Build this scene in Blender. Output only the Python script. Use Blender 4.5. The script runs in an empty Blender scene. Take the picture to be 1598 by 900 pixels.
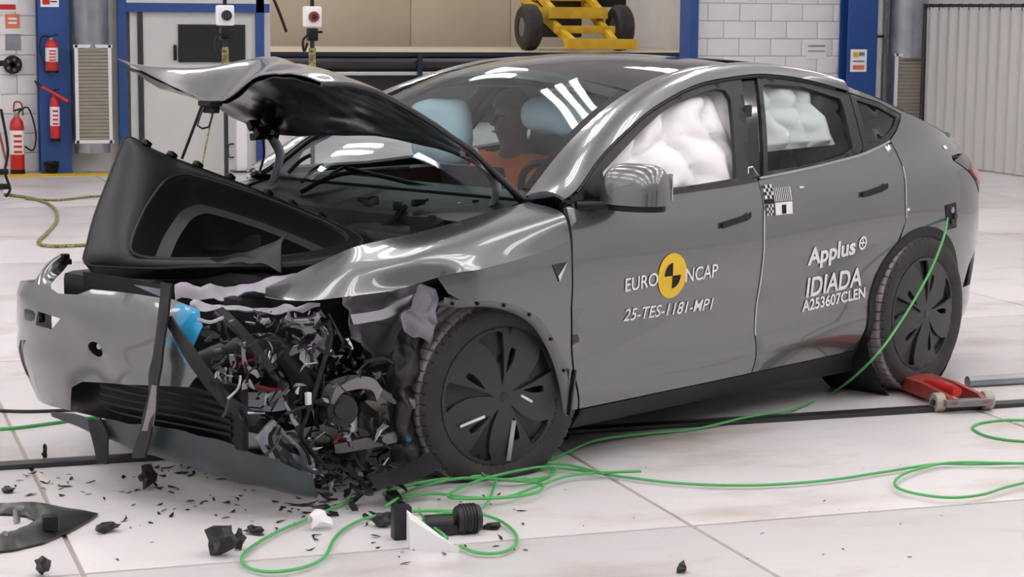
import bpy, bmesh, math, random
import numpy as np
from math import sin, cos, pi, radians
from mathutils import Vector, Matrix, noise
from mathutils.geometry import delaunay_2d_cdt

# ---------------------------------------------------------------- camera
scn = bpy.context.scene
COL = scn.collection
CAR_ANG = radians(28.2)                       # car heading inside the hall
F_PX = 3200.0
CAM_LOC = np.array([-1.7332, -7.5536, 1.6918])
CAM_YAW, CAM_PITCH, CAM_ROLL = radians(18.928), radians(7.704), radians(0.5)

def cam_axes():
    f = np.array([sin(CAM_YAW)*cos(CAM_PITCH), cos(CAM_YAW)*cos(CAM_PITCH), -sin(CAM_PITCH)])
    r = np.array([cos(CAM_YAW), -sin(CAM_YAW), 0.0]); u = np.cross(r, f)
    return cos(CAM_ROLL)*r+sin(CAM_ROLL)*u, -sin(CAM_ROLL)*r+cos(CAM_ROLL)*u, f
AX_R, AX_U, AX_F = cam_axes()
cd = bpy.data.cameras.new('camera'); cam = bpy.data.objects.new('camera', cd); COL.objects.link(cam)
cd.sensor_width = 36.0; cd.lens = F_PX*36.0/1598.0; cd.clip_end = 200
cam.matrix_world = Matrix(((AX_R[0], AX_U[0], -AX_F[0], CAM_LOC[0]), (AX_R[1], AX_U[1], -AX_F[1], CAM_LOC[1]),
                           (AX_R[2], AX_U[2], -AX_F[2], CAM_LOC[2]), (0, 0, 0, 1)))
scn.camera = cam

# ---------------------------------------------------------------- world, exposure
w = bpy.data.worlds.new('hall_daylight'); scn.world = w; w.use_nodes = True  # pale ambient fill added around the hall, without a visible source
bg = w.node_tree.nodes['Background']
bg.inputs[0].default_value = (0.93, 0.95, 1.0, 1); bg.inputs[1].default_value = 0.55
scn.view_settings.view_transform = 'Standard'; scn.view_settings.look = 'None'
scn.view_settings.exposure = -0.28; scn.view_settings.gamma = 1.0
scn.view_settings.use_curve_mapping = False
LAMP_STRENGTH = 15.0

# ---------------------------------------------------------------- helpers: places
def _ray(px, py):
    d = AX_R*((px-799)/F_PX) - AX_U*((py-450)/F_PX) + AX_F
    return CAM_LOC, d
def room2car(q):
    c, s = cos(CAR_ANG), sin(CAR_ANG)
    return (q[0]*c+q[1]*s, -q[0]*s+q[1]*c, q[2])
def car2room(q):
    c, s = cos(CAR_ANG), sin(CAR_ANG)
    return (q[0]*c-q[1]*s, q[0]*s+q[1]*c, q[2])
def rp(px, py, Y):                      # point of the hall seen at a pixel, at hall depth Y
    o, d = _ray(px, py); t = (Y-o[1])/d[1]; return tuple(o+t*d)
def rx(px, py, X):
    o, d = _ray(px, py); t = (X-o[0])/d[0]; return tuple(o+t*d)
def fl(px, py, z=0.0):                  # point of the floor
    o, d = _ray(px, py); t = (z-o[2])/d[2]; return tuple(o+t*d)
def sp(px, py, y):                      # car-frame point at lateral offset y
    o, d = _ray(px, py); o = np.array(room2car(o)); d = np.array(room2car(d)); t = (y-o[1])/d[1]; return tuple(o+t*d)
def xp(px, py, x):                      # car-frame point at length x
    o, d = _ray(px, py); o = np.array(room2car(o)); d = np.array(room2car(d)); t = (x-o[0])/d[0]; return tuple(o+t*d)

# ---------------------------------------------------------------- helpers: materials
def mat(name, col, rough=0.5, metal=0.0, coat=0.0, col2=None, nscale=6.0, bump=0.0, bscale=60.0, emit=0.0, spec=0.5,
        rough2=None, detail=4.0, contrast=(0.35, 0.65), alpha=1.0):
    m = bpy.data.materials.new(name); m.use_nodes = True
    nt = m.node_tree; b = nt.nodes['Principled BSDF']
    c = tuple(col)+(1,) if len(col) == 3 else col
    b.inputs['Base Color'].default_value = c; b.inputs['Roughness'].default_value = rough
    b.inputs['Metallic'].default_value = metal; b.inputs['Coat Weight'].default_value = coat
    b.inputs['Coat Roughness'].default_value = 0.04; b.inputs['Specular IOR Level'].default_value = spec
    b.inputs['Alpha'].default_value = alpha
    tc = None
    if col2 is not None or bump or rough2 is not None:
        tc = nt.nodes.new('ShaderNodeTexCoord')
    if col2 is not None or rough2 is not None:
        n = nt.nodes.new('ShaderNodeTexNoise'); n.inputs['Scale'].default_value = nscale; n.inputs['Detail'].default_value = detail
        nt.links.new(tc.outputs['Object'], n.inputs['Vector'])
        r = nt.nodes.new('ShaderNodeMapRange'); r.inputs[1].default_value = contrast[0]; r.inputs[2].default_value = contrast[1]
        nt.links.new(n.outputs['Fac'], r.inputs[0])
        if col2 is not None:
            mx = nt.nodes.new('ShaderNodeMix'); mx.data_type = 'RGBA'
            mx.inputs[6].default_value = c; mx.inputs[7].default_value = tuple(col2)+(1,)
            nt.links.new(r.outputs[0], mx.inputs[0]); nt.links.new(mx.outputs[2], b.inputs['Base Color'])
        if rough2 is not None:
            r2 = nt.nodes.new('ShaderNodeMapRange'); r2.inputs[3].default_value = rough; r2.inputs[4].default_value = rough2
            nt.links.new(r.outputs[0], r2.inputs[0]); nt.links.new(r2.outputs[0], b.inputs['Roughness'])
    if bump:
        n = nt.nodes.new('ShaderNodeTexNoise'); n.inputs['Scale'].default_value = bscale; n.inputs['Detail'].default_value = 3
        nt.links.new(tc.outputs['Object'], n.inputs['Vector'])
        bp = nt.nodes.new('ShaderNodeBump'); bp.inputs['Strength'].default_value = bump; bp.inputs['Distance'].default_value = 0.01
        nt.links.new(n.outputs['Fac'], bp.inputs['Height']); nt.links.new(bp.outputs[0], b.inputs['Normal'])
    if emit:
        b.inputs['Emission Color'].default_value = c; b.inputs['Emission Strength'].default_value = emit
    return m
def glass_mat(name, tint, clear, rough=0.02):
    m = bpy.data.materials.new(name); m.use_nodes = True; nt = m.node_tree
    for n in list(nt.nodes): nt.nodes.remove(n)
    o = nt.nodes.new('ShaderNodeOutputMaterial'); t = nt.nodes.new('ShaderNodeBsdfTransparent'); g = nt.nodes.new('ShaderNodeBsdfGlossy')
    t.inputs[0].default_value = tuple(tint)+(1,); g.inputs['Roughness'].default_value = rough
    lw = nt.nodes.new('ShaderNodeLayerWeight'); lw.inputs[0].default_value = 0.5
    pw = nt.nodes.new('ShaderNodeMath'); pw.operation = 'POWER'; pw.inputs[1].default_value = 4.0
    ad = nt.nodes.new('ShaderNodeMath'); ad.operation = 'MULTIPLY_ADD'; ad.inputs[1].default_value = 0.6; ad.inputs[2].default_value = 1-clear
    nt.links.new(lw.outputs['Facing'], pw.inputs[0]); nt.links.new(pw.outputs[0], ad.inputs[0])
    mx = nt.nodes.new('ShaderNodeMixShader'); nt.links.new(ad.outputs[0], mx.inputs[0]); nt.links.new(t.outputs[0], mx.inputs[1]); nt.links.new(g.outputs[0], mx.inputs[2])
    nt.links.new(mx.outputs[0], o.inputs[0]); return m
def patch_mat(name, base, patch, center, radius, rough=0.35, metal=0.0, coat=0.0, pscale=9.0):
    """base colour with a ragged smear of transferred paint around a place on the part (object space)"""
    m = mat(name, base, rough, metal, coat); nt = m.node_tree; b = nt.nodes['Principled BSDF']
    tc = nt.nodes.new('ShaderNodeTexCoord'); d = nt.nodes.new('ShaderNodeVectorMath'); d.operation = 'DISTANCE'
    d.inputs[1].default_value = center; nt.links.new(tc.outputs['Object'], d.inputs[0])
    n = nt.nodes.new('ShaderNodeTexNoise'); n.inputs['Scale'].default_value = pscale; n.inputs['Detail'].default_value = 5
    nt.links.new(tc.outputs['Object'], n.inputs['Vector'])
    a = nt.nodes.new('ShaderNodeMath'); a.operation = 'MULTIPLY_ADD'; a.inputs[1].default_value = radius*1.6; a.inputs[2].default_value = radius*0.2
    nt.links.new(n.outputs['Fac'], a.inputs[0])
    df = nt.nodes.new('ShaderNodeMath'); df.operation = 'SUBTRACT'
    nt.links.new(a.outputs[0], df.inputs[0]); nt.links.new(d.outputs['Value'], df.inputs[1])
    n2 = nt.nodes.new('ShaderNodeTexNoise'); n2.inputs['Scale'].default_value = pscale*6; n2.inputs['Detail'].default_value = 4
    nt.links.new(tc.outputs['Object'], n2.inputs['Vector'])
    sm = nt.nodes.new('ShaderNodeMath'); sm.operation = 'MULTIPLY_ADD'; sm.inputs[1].default_value = radius*1.2; sm.inputs[2].default_value = -radius*.6
    nt.links.new(n2.outputs['Fac'], sm.inputs[0]); ad = nt.nodes.new('ShaderNodeMath'); ad.operation = 'ADD'
    nt.links.new(df.outputs[0], ad.inputs[0]); nt.links.new(sm.outputs[0], ad.inputs[1])
    lt = nt.nodes.new('ShaderNodeMapRange'); lt.inputs[1].default_value = -radius*.12; lt.inputs[2].default_value = radius*.25
    nt.links.new(ad.outputs[0], lt.inputs[0])
    mx = nt.nodes.new('ShaderNodeMix'); mx.data_type = 'RGBA'; mx.inputs[6].default_value = tuple(base)+(1,); mx.inputs[7].default_value = tuple(patch)+(1,)
    nt.links.new(lt.outputs[0], mx.inputs[0]); nt.links.new(mx.outputs[2], b.inputs['Base Color'])
    mm = nt.nodes.new('ShaderNodeMath'); mm.operation = 'MULTIPLY_ADD'; mm.inputs[1].default_value = -metal; mm.inputs[2].default_value = metal
    nt.links.new(lt.outputs[0], mm.inputs[0]); nt.links.new(mm.outputs[0], b.inputs['Metallic'])
    return m
M = dict(
    paint=mat('grey_car_paint', (0.165, 0.171, 0.179), 0.27, 0.75, 1.0),
    black=mat('satin_black_plastic', (0.007, 0.007, 0.009), 0.45, spec=0.3, bump=0.08, bscale=180),
    tub=mat('black_tub_plastic', (0.022, 0.023, 0.027), 0.42, spec=0.35, bump=0.05, bscale=300),
    gloss=mat('gloss_black', (0.006, 0.006, 0.007), 0.08, coat=0.6),
    trim=mat('dark_window_trim', (0.026, 0.025, 0.028), 0.42, spec=0.25),
    clad=mat('black_cladding', (0.015, 0.015, 0.017), 0.5, spec=0.3, bump=0.06, bscale=250),
    rubber=mat('tyre_rubber', (0.020, 0.019, 0.019), 0.62, col2=(0.034, 0.031, 0.031), nscale=9, bump=0.05, bscale=120),
    tread=mat('dusty_tread_rubber', (0.30, 0.25, 0.28), 0.75, col2=(0.17, 0.14, 0.155), nscale=12),
    under=mat('bonnet_underside', (0.006, 0.006, 0.008), 0.20, spec=0.4),
    cover=mat('wheel_cover_plastic', (0.034, 0.034, 0.037), 0.38),
    coverd=mat('wheel_cover_recess', (0.014, 0.014, 0.016), 0.3),
    alloy=mat('bare_alloy', (0.42, 0.42, 0.46), 0.3, 0.9),
    silver=mat('bare_galvanised_sheet', (0.44, 0.43, 0.48), 0.38, 0.75, col2=(0.28, 0.28, 0.33), nscale=7),
    sheetmetal=mat('pale_inner_sheet', (0.42, 0.40, 0.46), 0.42, 0.25, col2=(0.30, 0.29, 0.34), nscale=9),
    tape=mat('pale_tape', (0.55, 0.55, 0.57), 0.5),
    cast=mat('cast_metal', (0.26, 0.25, 0.27), 0.45, 0.7, bump=0.2, bscale=70),
    chrome=mat('bright_steel', (0.75, 0.76, 0.8), 0.15, 1.0),
    dark=mat('dark_steel', (0.05, 0.05, 0.055), 0.35, 0.6),
    airbag=mat('white_airbag_fabric', (0.86, 0.84, 0.88), 0.85, bump=0.10, bscale=35),
    airgrey=mat('pale_airbag_fabric', (0.74, 0.84, 0.93), 0.85, bump=0.10, bscale=25),
    seat=mat('black_seat_vinyl', (0.02, 0.02, 0.022), 0.5),
    skin=mat('dummy_vinyl', (0.34, 0.19, 0.12), 0.55),
    hairless=mat('dummy_head_vinyl', (0.16, 0.10, 0.07), 0.5),
    orange=mat('orange_shirt', (0.95, 0.20, 0.04), 0.8, bump=0.15, bscale=40),
    yellow=mat('yellow_vinyl', (0.85, 0.55, 0.02), 0.45),
    white=mat('white_vinyl', (0.85, 0.85, 0.87), 0.45),
    ink=mat('black_ink', (0.008, 0.008, 0.01), 0.5, spec=0.2),
    redlens=mat('red_lamp_lens', (0.45, 0.01, 0.02), 0.12, coat=0.8),
    floor=mat('pale_concrete', (0.64, 0.61, 0.625), 0.42, col2=(0.72, 0.69, 0.705), nscale=0.9, bump=0.03, bscale=30, rough2=0.30, detail=8),
    joint=mat('floor_joint', (0.42, 0.37, 0.33), 0.8),
    wallw=mat('white_block_paint', (0.74, 0.73, 0.75), 0.6, col2=(0.80, 0.79, 0.80), nscale=2, bump=0.12, bscale=40),
    mortar=mat('grey_mortar', (0.70, 0.69, 0.71), 0.8),
    blue=mat('blue_steel_paint', (0.016, 0.070, 0.27), 0.4),
    navy=mat('dark_navy_steel', (0.012, 0.02, 0.05), 0.4),
    bluescuff=mat('bright_blue_paint', (0.02, 0.30, 0.62), 0.5),
    galv=mat('galvanised_duct', (0.36, 0.38, 0.41), 0.32, 0.8, col2=(0.27, 0.29, 0.32), nscale=4),
    grille=mat('grille_slats', (0.40, 0.37, 0.31), 0.5, 0.3),
    cabin=mat('off_white_sheet', (0.66, 0.655, 0.63), 0.45, col2=(0.60, 0.60, 0.60), nscale=1.5),
    red=mat('red_enamel', (0.55, 0.02, 0.02), 0.3),
    darkred=mat('worn_red_enamel', (0.42, 0.035, 0.03), 0.45, col2=(0.2, 0.05, 0.04), nscale=20),
    screen=mat('dark_glass', (0.025, 0.028, 0.028), 0.15),
    beige=mat('beige_panel', (0.64, 0.55, 0.42), 0.35, col2=(0.70, 0.61, 0.48), nscale=0.7),
    curtain=mat('grey_curtain', (0.56, 0.54, 0.53), 0.8),
    machine=mat('yellow_machine_paint', (0.80, 0.52, 0.02), 0.4, col2=(0.62, 0.38, 0.02), nscale=5),
    green=mat('green_cable_sheath', (0.085, 0.43, 0.12), 0.45),
    rope=mat('yellow_black_rope', (0.42, 0.38, 0.12), 0.8, col2=(0.05, 0.05, 0.04), nscale=60),
    rubble=mat('black_fragments', (0.014, 0.014, 0.017), 0.45),
    paper=mat('white_foam', (0.83, 0.82, 0.84), 0.7),
    orangep=mat('orange_print', (0.75, 0.20, 0.10), 0.6),
    redwire=mat('red_wire', (0.55, 0.03, 0.03), 0.4),
    lampbody=mat('lamp_housing', (0.7, 0.7, 0.72), 0.5),
    lampglow=mat('lamp_glow', (1.0, 0.97, 0.94), 0.5, emit=LAMP_STRENGTH),
    wind=glass_mat('windscreen_glass', (0.88, 0.95, 0.96), 0.96),
    sideglass=glass_mat('side_glass', (0.90, 0.93, 0.92), 0.97),
    darkglass=mat('tinted_roof_glass', (0.006, 0.007, 0.009), 0.05, coat=0.5),
)

# ---------------------------------------------------------------- helpers: meshes
def link(o, parent=None):
    COL.objects.link(o)
    if parent is not None: o.parent = parent
    return o
def mesh(name, V, F, m, parent=None, smooth=True):
    me = bpy.data.meshes.new(name)
    me.from_pydata([tuple(map(float, v)) for v in V], [], [tuple(f) for f in F]); me.validate(); me.update()
    ms = m if isinstance(m, (list, tuple)) else [m]
    for x in ms: me.materials.append(x)
    if smooth:
        me.polygons.foreach_set('use_smooth', [True]*len(me.polygons))
    return link(bpy.data.objects.new(name, me), parent)
def sharp(o, ang=40):
    o.data.set_sharp_from_angle(angle=radians(ang)); return o
def empty(name, loc=(0, 0, 0), rz=0.0, parent=None):
    e = bpy.data.objects.new(name, None); e.empty_display_size = 0.2
    e.location = loc; e.rotation_euler = (0, 0, rz); return link(e, parent)
def tag(o, label=None, cat=None, group=None, kind=None):
    if label: o['label'] = label
    if cat: o['category'] = cat
    if group: o['group'] = group
    if kind: o['kind'] = kind
    return o
class MB:
    """collects solids into one mesh"""
    def __init__(s): s.V = []; s.F = []
    def add(s, V, F):
        n = len(s.V); s.V += [tuple(v) for v in V]; s.F += [tuple(i+n for i in f) for f in F]; return s
    def box(s, c, d, R=None, bev=0.0):
        x, y, z = d[0]/2, d[1]/2, d[2]/2
        if bev <= 0:
            V = [(i*x, j*y, k*z) for i in (-1, 1) for j in (-1, 1) for k in (-1, 1)]
            F = [(0, 1, 3, 2), (4, 6, 7, 5), (0, 4, 5, 1), (2, 3, 7, 6), (0, 2, 6, 4), (1, 5, 7, 3)]
        else:
            b = min(bev, x*.9, y*.9, z*.9); bm = bmesh.new(); bmesh.ops.create_cube(bm, size=1)
            for v in bm.verts: v.co = Vector((v.co.x*2*x, v.co.y*2*y, v.co.z*2*z))
            bmesh.ops.bevel(bm, geom=bm.edges[:], offset=b, segments=2, profile=0.6, affect='EDGES')
            bm.verts.index_update(); V = [tuple(v.co) for v in bm.verts]; F = [tuple(v.index for v in f.verts) for f in bm.faces]; bm.free()
        if R is not None: V = [tuple(R @ Vector(v)) for v in V]
        return s.add([(v[0]+c[0], v[1]+c[1], v[2]+c[2]) for v in V], F)
    def cyl(s, a, b, r, r2=None, n=16, cap=True):
        a, b = Vector(a), Vector(b); d = (b-a).normalized(); u = d.orthogonal().normalized(); v = d.cross(u); r2 = r if r2 is None else r2
        V = [a+(u*cos(2*pi*i/n)+v*sin(2*pi*i/n))*r for i in range(n)]+[b+(u*cos(2*pi*i/n)+v*sin(2*pi*i/n))*r2 for i in range(n)]
        F = [(i, (i+1) % n, n+(i+1) % n, n+i) for i in range(n)]
        if cap: F += [tuple(range(n-1, -1, -1)), tuple(range(n, 2*n))]
        return s.add(V, F)
    def tube(s, P, r, n=8, res=4, taper=None):
        P = [Vector(p) for p in (spline(P, res) if res > 1 and len(P) > 2 else P)]
        u = None; base = len(s.V); rings = []
        for i, p in enumerate(P):
            d = (P[min(i+1, len(P)-1)]-P[max(i-1, 0)])
            d = d.normalized() if d.length > 1e-9 else Vector((1, 0, 0))
            if u is None: u = d.orthogonal().normalized()
            u = (u-d*u.dot(d)); u = u.normalized() if u.length > 1e-6 else d.orthogonal().normalized()
            v = d.cross(u); rr = r if taper is None else r*(1+(taper-1)*i/(len(P)-1))
            rings.append([p+(u*cos(2*pi*k/n)+v*sin(2*pi*k/n))*rr for k in range(n)])
        V = [q for g in rings for q in g]
        F = [(i*n+k, i*n+(k+1) % n, (i+1)*n+(k+1) % n, (i+1)*n+k) for i in range(len(P)-1) for k in range(n)]
        F += [tuple(range(n-1, -1, -1)), tuple(range((len(P)-1)*n, len(P)*n))]
        return s.add(V, F)
    def prism(s, poly, f0, f1):
        n = len(poly); V = [f0(p) for p in poly]+[f1(p) for p in poly]
        F = [(i, (i+1) % n, n+(i+1) % n, n+i) for i in range(n)]+[tuple(range(n-1, -1, -1)), tuple(range(n, 2*n))]
        return s.add(V, F)
    def lathe(s, prof, c, axis='Z', n=24, R=None):
        V = []
        for k in range(n):
            a = 2*pi*k/n
            for r, h in prof:
                p = (r*cos(a), r*sin(a), h)
                if axis == 'Y': p = (p[0], p[2], p[1])
                if axis == 'X': p = (p[2], p[0], p[1])
                if R is not None: p = tuple(R @ Vector(p))
                V.append((p[0]+c[0], p[1]+c[1], p[2]+c[2]))
        q = len(prof)
        F = [(k*q+i, ((k+1) % n)*q+i, ((k+1) % n)*q+i+1, k*q+i+1) for k in range(n) for i in range(q-1)]
        return s.add(V, F)
    def build(s, name, m, parent=None, smooth=True, ang=40):
        o = mesh(name, s.V, s.F, m, parent, smooth)
        if smooth: sharp(o, ang)
        return o
def spline(P, res=6, closed=False):
    P = [np.array(p, float) for p in P]; n = len(P); out = []
    for i in range(n if closed else n-1):
        if closed: a, b, c, d = P[(i-1) % n], P[i], P[(i+1) % n], P[(i+2) % n]
        else: a, b, c, d = P[max(i-1, 0)], P[i], P[i+1], P[min(i+2, n-1)]
        for k in range(res):
            t = k/res
            out.append(0.5*((2*b)+(c-a)*t+(2*a-5*b+4*c-d)*t*t+(3*b-a-3*c+d)*t**3))
    if not closed: out.append(P[-1])
    return [tuple(q) for q in out]
def resample(P, n, closed=True):
    P = [np.array(p, float) for p in P]
    if closed: P = P+[P[0]]
    L = np.r_[0, np.cumsum([np.linalg.norm(P[i+1]-P[i]) for i in range(len(P)-1)])]
    A = np.array(P); T = np.linspace(0, L[-1], n+1)[:-1] if closed else np.linspace(0, L[-1], n)
    return np.stack([np.interp(T, L, A[:, k]) for k in range(A.shape[1])], 1)
def thicken(V, F, t):
    """an open skin becomes a thin solid; faces, back and rim keep their own vertices so edges stay crisp"""
    V = np.array(V, float); N = np.zeros_like(V); E = {}
    for f in F:
        a, b, c = V[f[0]], V[f[1]], V[f[2]]; nn = np.cross(b-a, c-a)
        if len(f) == 4: nn = nn+np.cross(c-a, V[f[3]]-a)
        for i in f: N[i] += nn
        for i in range(len(f)):
            e = (f[i], f[(i+1) % len(f)]); E[e] = 1
    ln = np.linalg.norm(N, axis=1, keepdims=True); ln[ln < 1e-12] = 1; N /= ln
    B = V-N*t; n = len(V); VV = [tuple(v) for v in V]+[tuple(v) for v in B]
    FF = [tuple(f) for f in F]+[tuple(n+i for i in reversed(f)) for f in F]
    for (a, b) in E:
        if (b, a) not in E:
            k = len(VV); VV += [tuple(V[b]), tuple(V[a]), tuple(B[a]), tuple(B[b])]; FF.append((k, k+1, k+2, k+3))
    return VV, FF
def inpoly(P, poly):
    P = np.atleast_2d(P); x, y = P[:, 0], P[:, 1]; r = np.zeros(len(P), bool); q = np.array(poly); n = len(q)
    for i in range(n):
        x0, y0 = q[i]; x1, y1 = q[i-1]
        c = ((y0 > y) != (y1 > y)); 
        with np.errstate(divide='ignore', invalid='ignore'):
            xx = (x1-x0)*(y-y0)/(y1-y0)+x0
        r ^= c & (x < xx)
    return r
def segdist(P, poly):
    q = np.array(poly); d = np.full(len(P), 1e9)
    for i in range(len(q)):
        a, b = q[i-1], q[i]; ab = b-a; t = np.clip(((P-a)@ab)/max(ab@ab, 1e-12), 0, 1)
        d = np.minimum(d, np.linalg.norm(P-(a+t[:, None]*ab), axis=1))
    return d
def densify(poly, h):
    out = []
    for i in range(len(poly)):
        a, b = np.array(poly[i], float), np.array(poly[(i+1) % len(poly)], float); n = max(1, int(np.ceil(np.linalg.norm(b-a)/h)))
        out += [tuple(a+(b-a)*k/n) for k in range(n)]
    return out
def fill(outer, holes=(), h=0.04):
    """triangulated 2D region with even interior points -> (verts2d, tris)"""
    loops = [densify(l, h) for l in [outer]+list(holes)]
    q = np.array(loops[0]); lo, hi = q.min(0), q.max(0)
    gx = np.arange(lo[0]+h*.5, hi[0], h); gy = np.arange(lo[1]+h*.5, hi[1], h)
    G = np.array([(x+(h*.5 if j % 2 else 0), y) for j, y in enumerate(gy) for x in gx]) if len(gx) and len(gy) else np.zeros((0, 2))
    if len(G):
        k = inpoly(G, loops[0])
        for l in loops[1:]: k &= ~inpoly(G, l)
        for l in loops: k &= segdist(G, l) > h*.45
        G = G[k]
    V = []; E = []
    for l in loops:
        n = len(V); V += list(l); E += [(n+i, n+(i+1) % len(l)) for i in range(len(l))]
    V += [tuple(g) for g in G]
    r = delaunay_2d_cdt([Vector(v) for v in V], E, [], 0, 1e-6)
    V2 = np.array([tuple(v) for v in r[0]]); T = np.array([tuple(f) for f in r[2]])
    c = V2[T].mean(1); k = inpoly(c, loops[0])
    for l in loops[1:]: k &= ~inpoly(c, l)
    T = T[k]
    a, b, cc = V2[T[:, 0]], V2[T[:, 1]], V2[T[:, 2]]
    ar = (b[:, 0]-a[:, 0])*(cc[:, 1]-a[:, 1])-(b[:, 1]-a[:, 1])*(cc[:, 0]-a[:, 0])
    T = [tuple(t) if s > 0 else tuple(t[::-1]) for t, s in zip(T.tolist(), ar)]
    return V2, T
def panel(name, outer, fn, m, parent, holes=(), h=0.04, t=0.006, rev=False):
    V2, T = fill(outer, holes, h)
    V = [fn(a, b) for a, b in V2]
    if rev: T = [f[::-1] for f in T]
    V, F = thicken(V, T, t)
    return mesh(name, V, F, m, parent)
def catmull_grid(C, nu, nv):
    C = np.array(C, float)
    def up(A, n):
        k = A.shape[0]; out = []
        for t in np.linspace(0, k-1, n):
            i = min(int(t), k-2); f = t-i
            a, b, c, d = A[max(i-1, 0)], A[i], A[i+1], A[min(i+2, k-1)]
            out.append(0.5*((2*b)+(c-a)*f+(2*a-5*b+4*c-d)*f*f+(3*b-a-3*c+d)*f**3))
        return np.array(out)
    return up(up(C, nu).transpose(1, 0, 2), nv).transpose(1, 0, 2)
def crumple(P, amp, scale, seed=0.0, ridged=False):
    sh = P.shape; Q = P.reshape(-1, 3).copy()
    for i, q in enumerate(Q):
        v = Vector(q)*scale+Vector((seed, seed*1.7, seed*.3))
        a = noise.noise_vector(v)
        if ridged: a = Vector([1-2*abs(k) for k in a])
        Q[i] += np.array(a)*amp
    return Q.reshape(sh)
def sheet(name, P, m, parent, t=0.003, rev=False):
    nu, nv = P.shape[:2]; V = P.reshape(-1, 3)
    F = [(i*nv+j, i*nv+j+1, (i+1)*nv+j+1, (i+1)*nv+j) for i in range(nu-1) for j in range(nv-1)]
    if rev: F = [f[::-1] for f in F]
    V, F = thicken(V, F, t); return mesh(name, V, F, m, parent)
def loft(loops, closed=True, cap0=False, cap1=False):
    n = len(loops[0]); V = [tuple(p) for l in loops for p in l]; F = []
    for i in range(len(loops)-1):
        for k in range(n if closed else n-1):
            F.append((i*n+k, i*n+(k+1) % n, (i+1)*n+(k+1) % n, (i+1)*n+k))
    if cap0: F.append(tuple(range(n-1, -1, -1)))
    if cap1: F.append(tuple(range((len(loops)-1)*n, len(loops)*n)))
    return V, F
def copy_tree(o, parent=None, **kw):
    c = o.copy(); COL.objects.link(c); c.parent = parent
    for ch in list(o.children): copy_tree(ch, c)
    return c
def text_mesh(body, size=1.0, bold=0.0, shear=0.0):
    cu = bpy.data.curves.new('t', 'FONT'); cu.body = body; cu.size = size; cu.offset = bold; cu.shear = shear; cu.resolution_u = 4
    ob = bpy.data.objects.new('t', cu); COL.objects.link(ob)
    dg = bpy.context.evaluated_depsgraph_get(); me = ob.evaluated_get(dg).to_mesh()
    V = [tuple(v.co) for v in me.vertices]; F = [tuple(f.vertices) for f in me.polygons]
    ob.evaluated_get(dg).to_mesh_clear(); bpy.data.objects.remove(ob); bpy.data.curves.remove(cu)
    return V, F
# ================================================================ THE HALL
YB = 14.1                                    # back wall plane
# floor: recessed joints between cast slabs
fb = MB(); fb.box((-1, 8, -0.11), (30, 44, 0.2)); floor = tag(fb.build('floor', M['joint'], smooth=False), kind='structure')
def floor_material():
    m = M['floor']; nt = m.node_tree; b = nt.nodes['Principled BSDF']
    src = b.inputs['Base Color'].links[0].from_socket
    g = nt.nodes.new('ShaderNodeNewGeometry')
    def layer(src, scale3, sc, lo, hi, col, amt):
        mp = nt.nodes.new('ShaderNodeMapping'); mp.inputs['Scale'].default_value = scale3
        nt.links.new(g.outputs['Position'], mp.inputs['Vector'])
        n = nt.nodes.new('ShaderNodeTexNoise'); n.inputs['Scale'].default_value = sc; n.inputs['Detail'].default_value = 6; n.inputs['Roughness'].default_value = 0.65
        nt.links.new(mp.outputs[0], n.inputs['Vector'])
        r = nt.nodes.new('ShaderNodeMapRange'); r.inputs[1].default_value = lo; r.inputs[2].default_value = hi; r.inputs[4].default_value = amt
        nt.links.new(n.outputs['Fac'], r.inputs[0])
        mx = nt.nodes.new('ShaderNodeMix'); mx.data_type = 'RGBA'; mx.inputs[7].default_value = col+(1,)
        nt.links.new(r.outputs[0], mx.inputs[0]); nt.links.new(src, mx.inputs[6]); return mx.outputs[2]
    s = layer(src, (1, 2.2, 1), 0.9, 0.52, 0.74, (0.42, 0.35, 0.29), 0.8)      # brown stains
    s = layer(s, (0.5, 4.0, 1), 2.2, 0.58, 0.78, (0.42, 0.38, 0.36), 0.45)      # tyre scuffs along the track
    s = layer(s, (1, 1, 1), 30, 0.66, 0.72, (0.25, 0.22, 0.22), 0.5)            # specks
    nt.links.new(s, b.inputs['Base Color'])
floor_material()
XJ = [1.0+2.0*k for k in range(-6, 6)]; YJ = [-1.45+3.9*k for k in range(-3, 8)]
for i in range(len(XJ)-1):
    for j in range(len(YJ)-1):
        q = MB(); q.box((0, 0, -0.05), (XJ[i+1]-XJ[i]-0.014, YJ[j+1]-YJ[j]-0.016, 0.1), bev=0.006)
        o = q.build('floor_slab', M['floor'], floor); o.location = ((XJ[i]+XJ[i+1])/2, (YJ[j]+YJ[j+1])/2, 0)
# track rails
r = empty('floor_rail', (0, 0.08, 0)); tag(r, 'dark steel guide rail running on the floor beneath the car', 'rail')
q = MB(); q.box((1.2, 0, 0.010), (9.0, 0.075, 0.020), bev=0.006); q.build('rail_bar', M['dark'], r)
q = MB(); q.box((1.2, 0.07, 0.004), (9.0, 0.05, 0.008), bev=0.003); q.build('edge_strip', M['joint'], r)
r = empty('floor_rail', (6.2, 0.53, 0)); tag(r, 'pale steel pipe rail lying on the floor behind the red jack', 'rail')
q = MB(); q.cyl((-2.95, 0, 0.026), (3.0, 0, 0.026), 0.026, n=14); q.build('pipe', M['galv'], r)
q = MB()
for k in (-2.6, -0.8, 1.0): q.box((k, 0, 0.02), (0.05, 0.08, 0.04), bev=0.005)
q.build('pipe_clamp', M['dark'], r)

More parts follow.
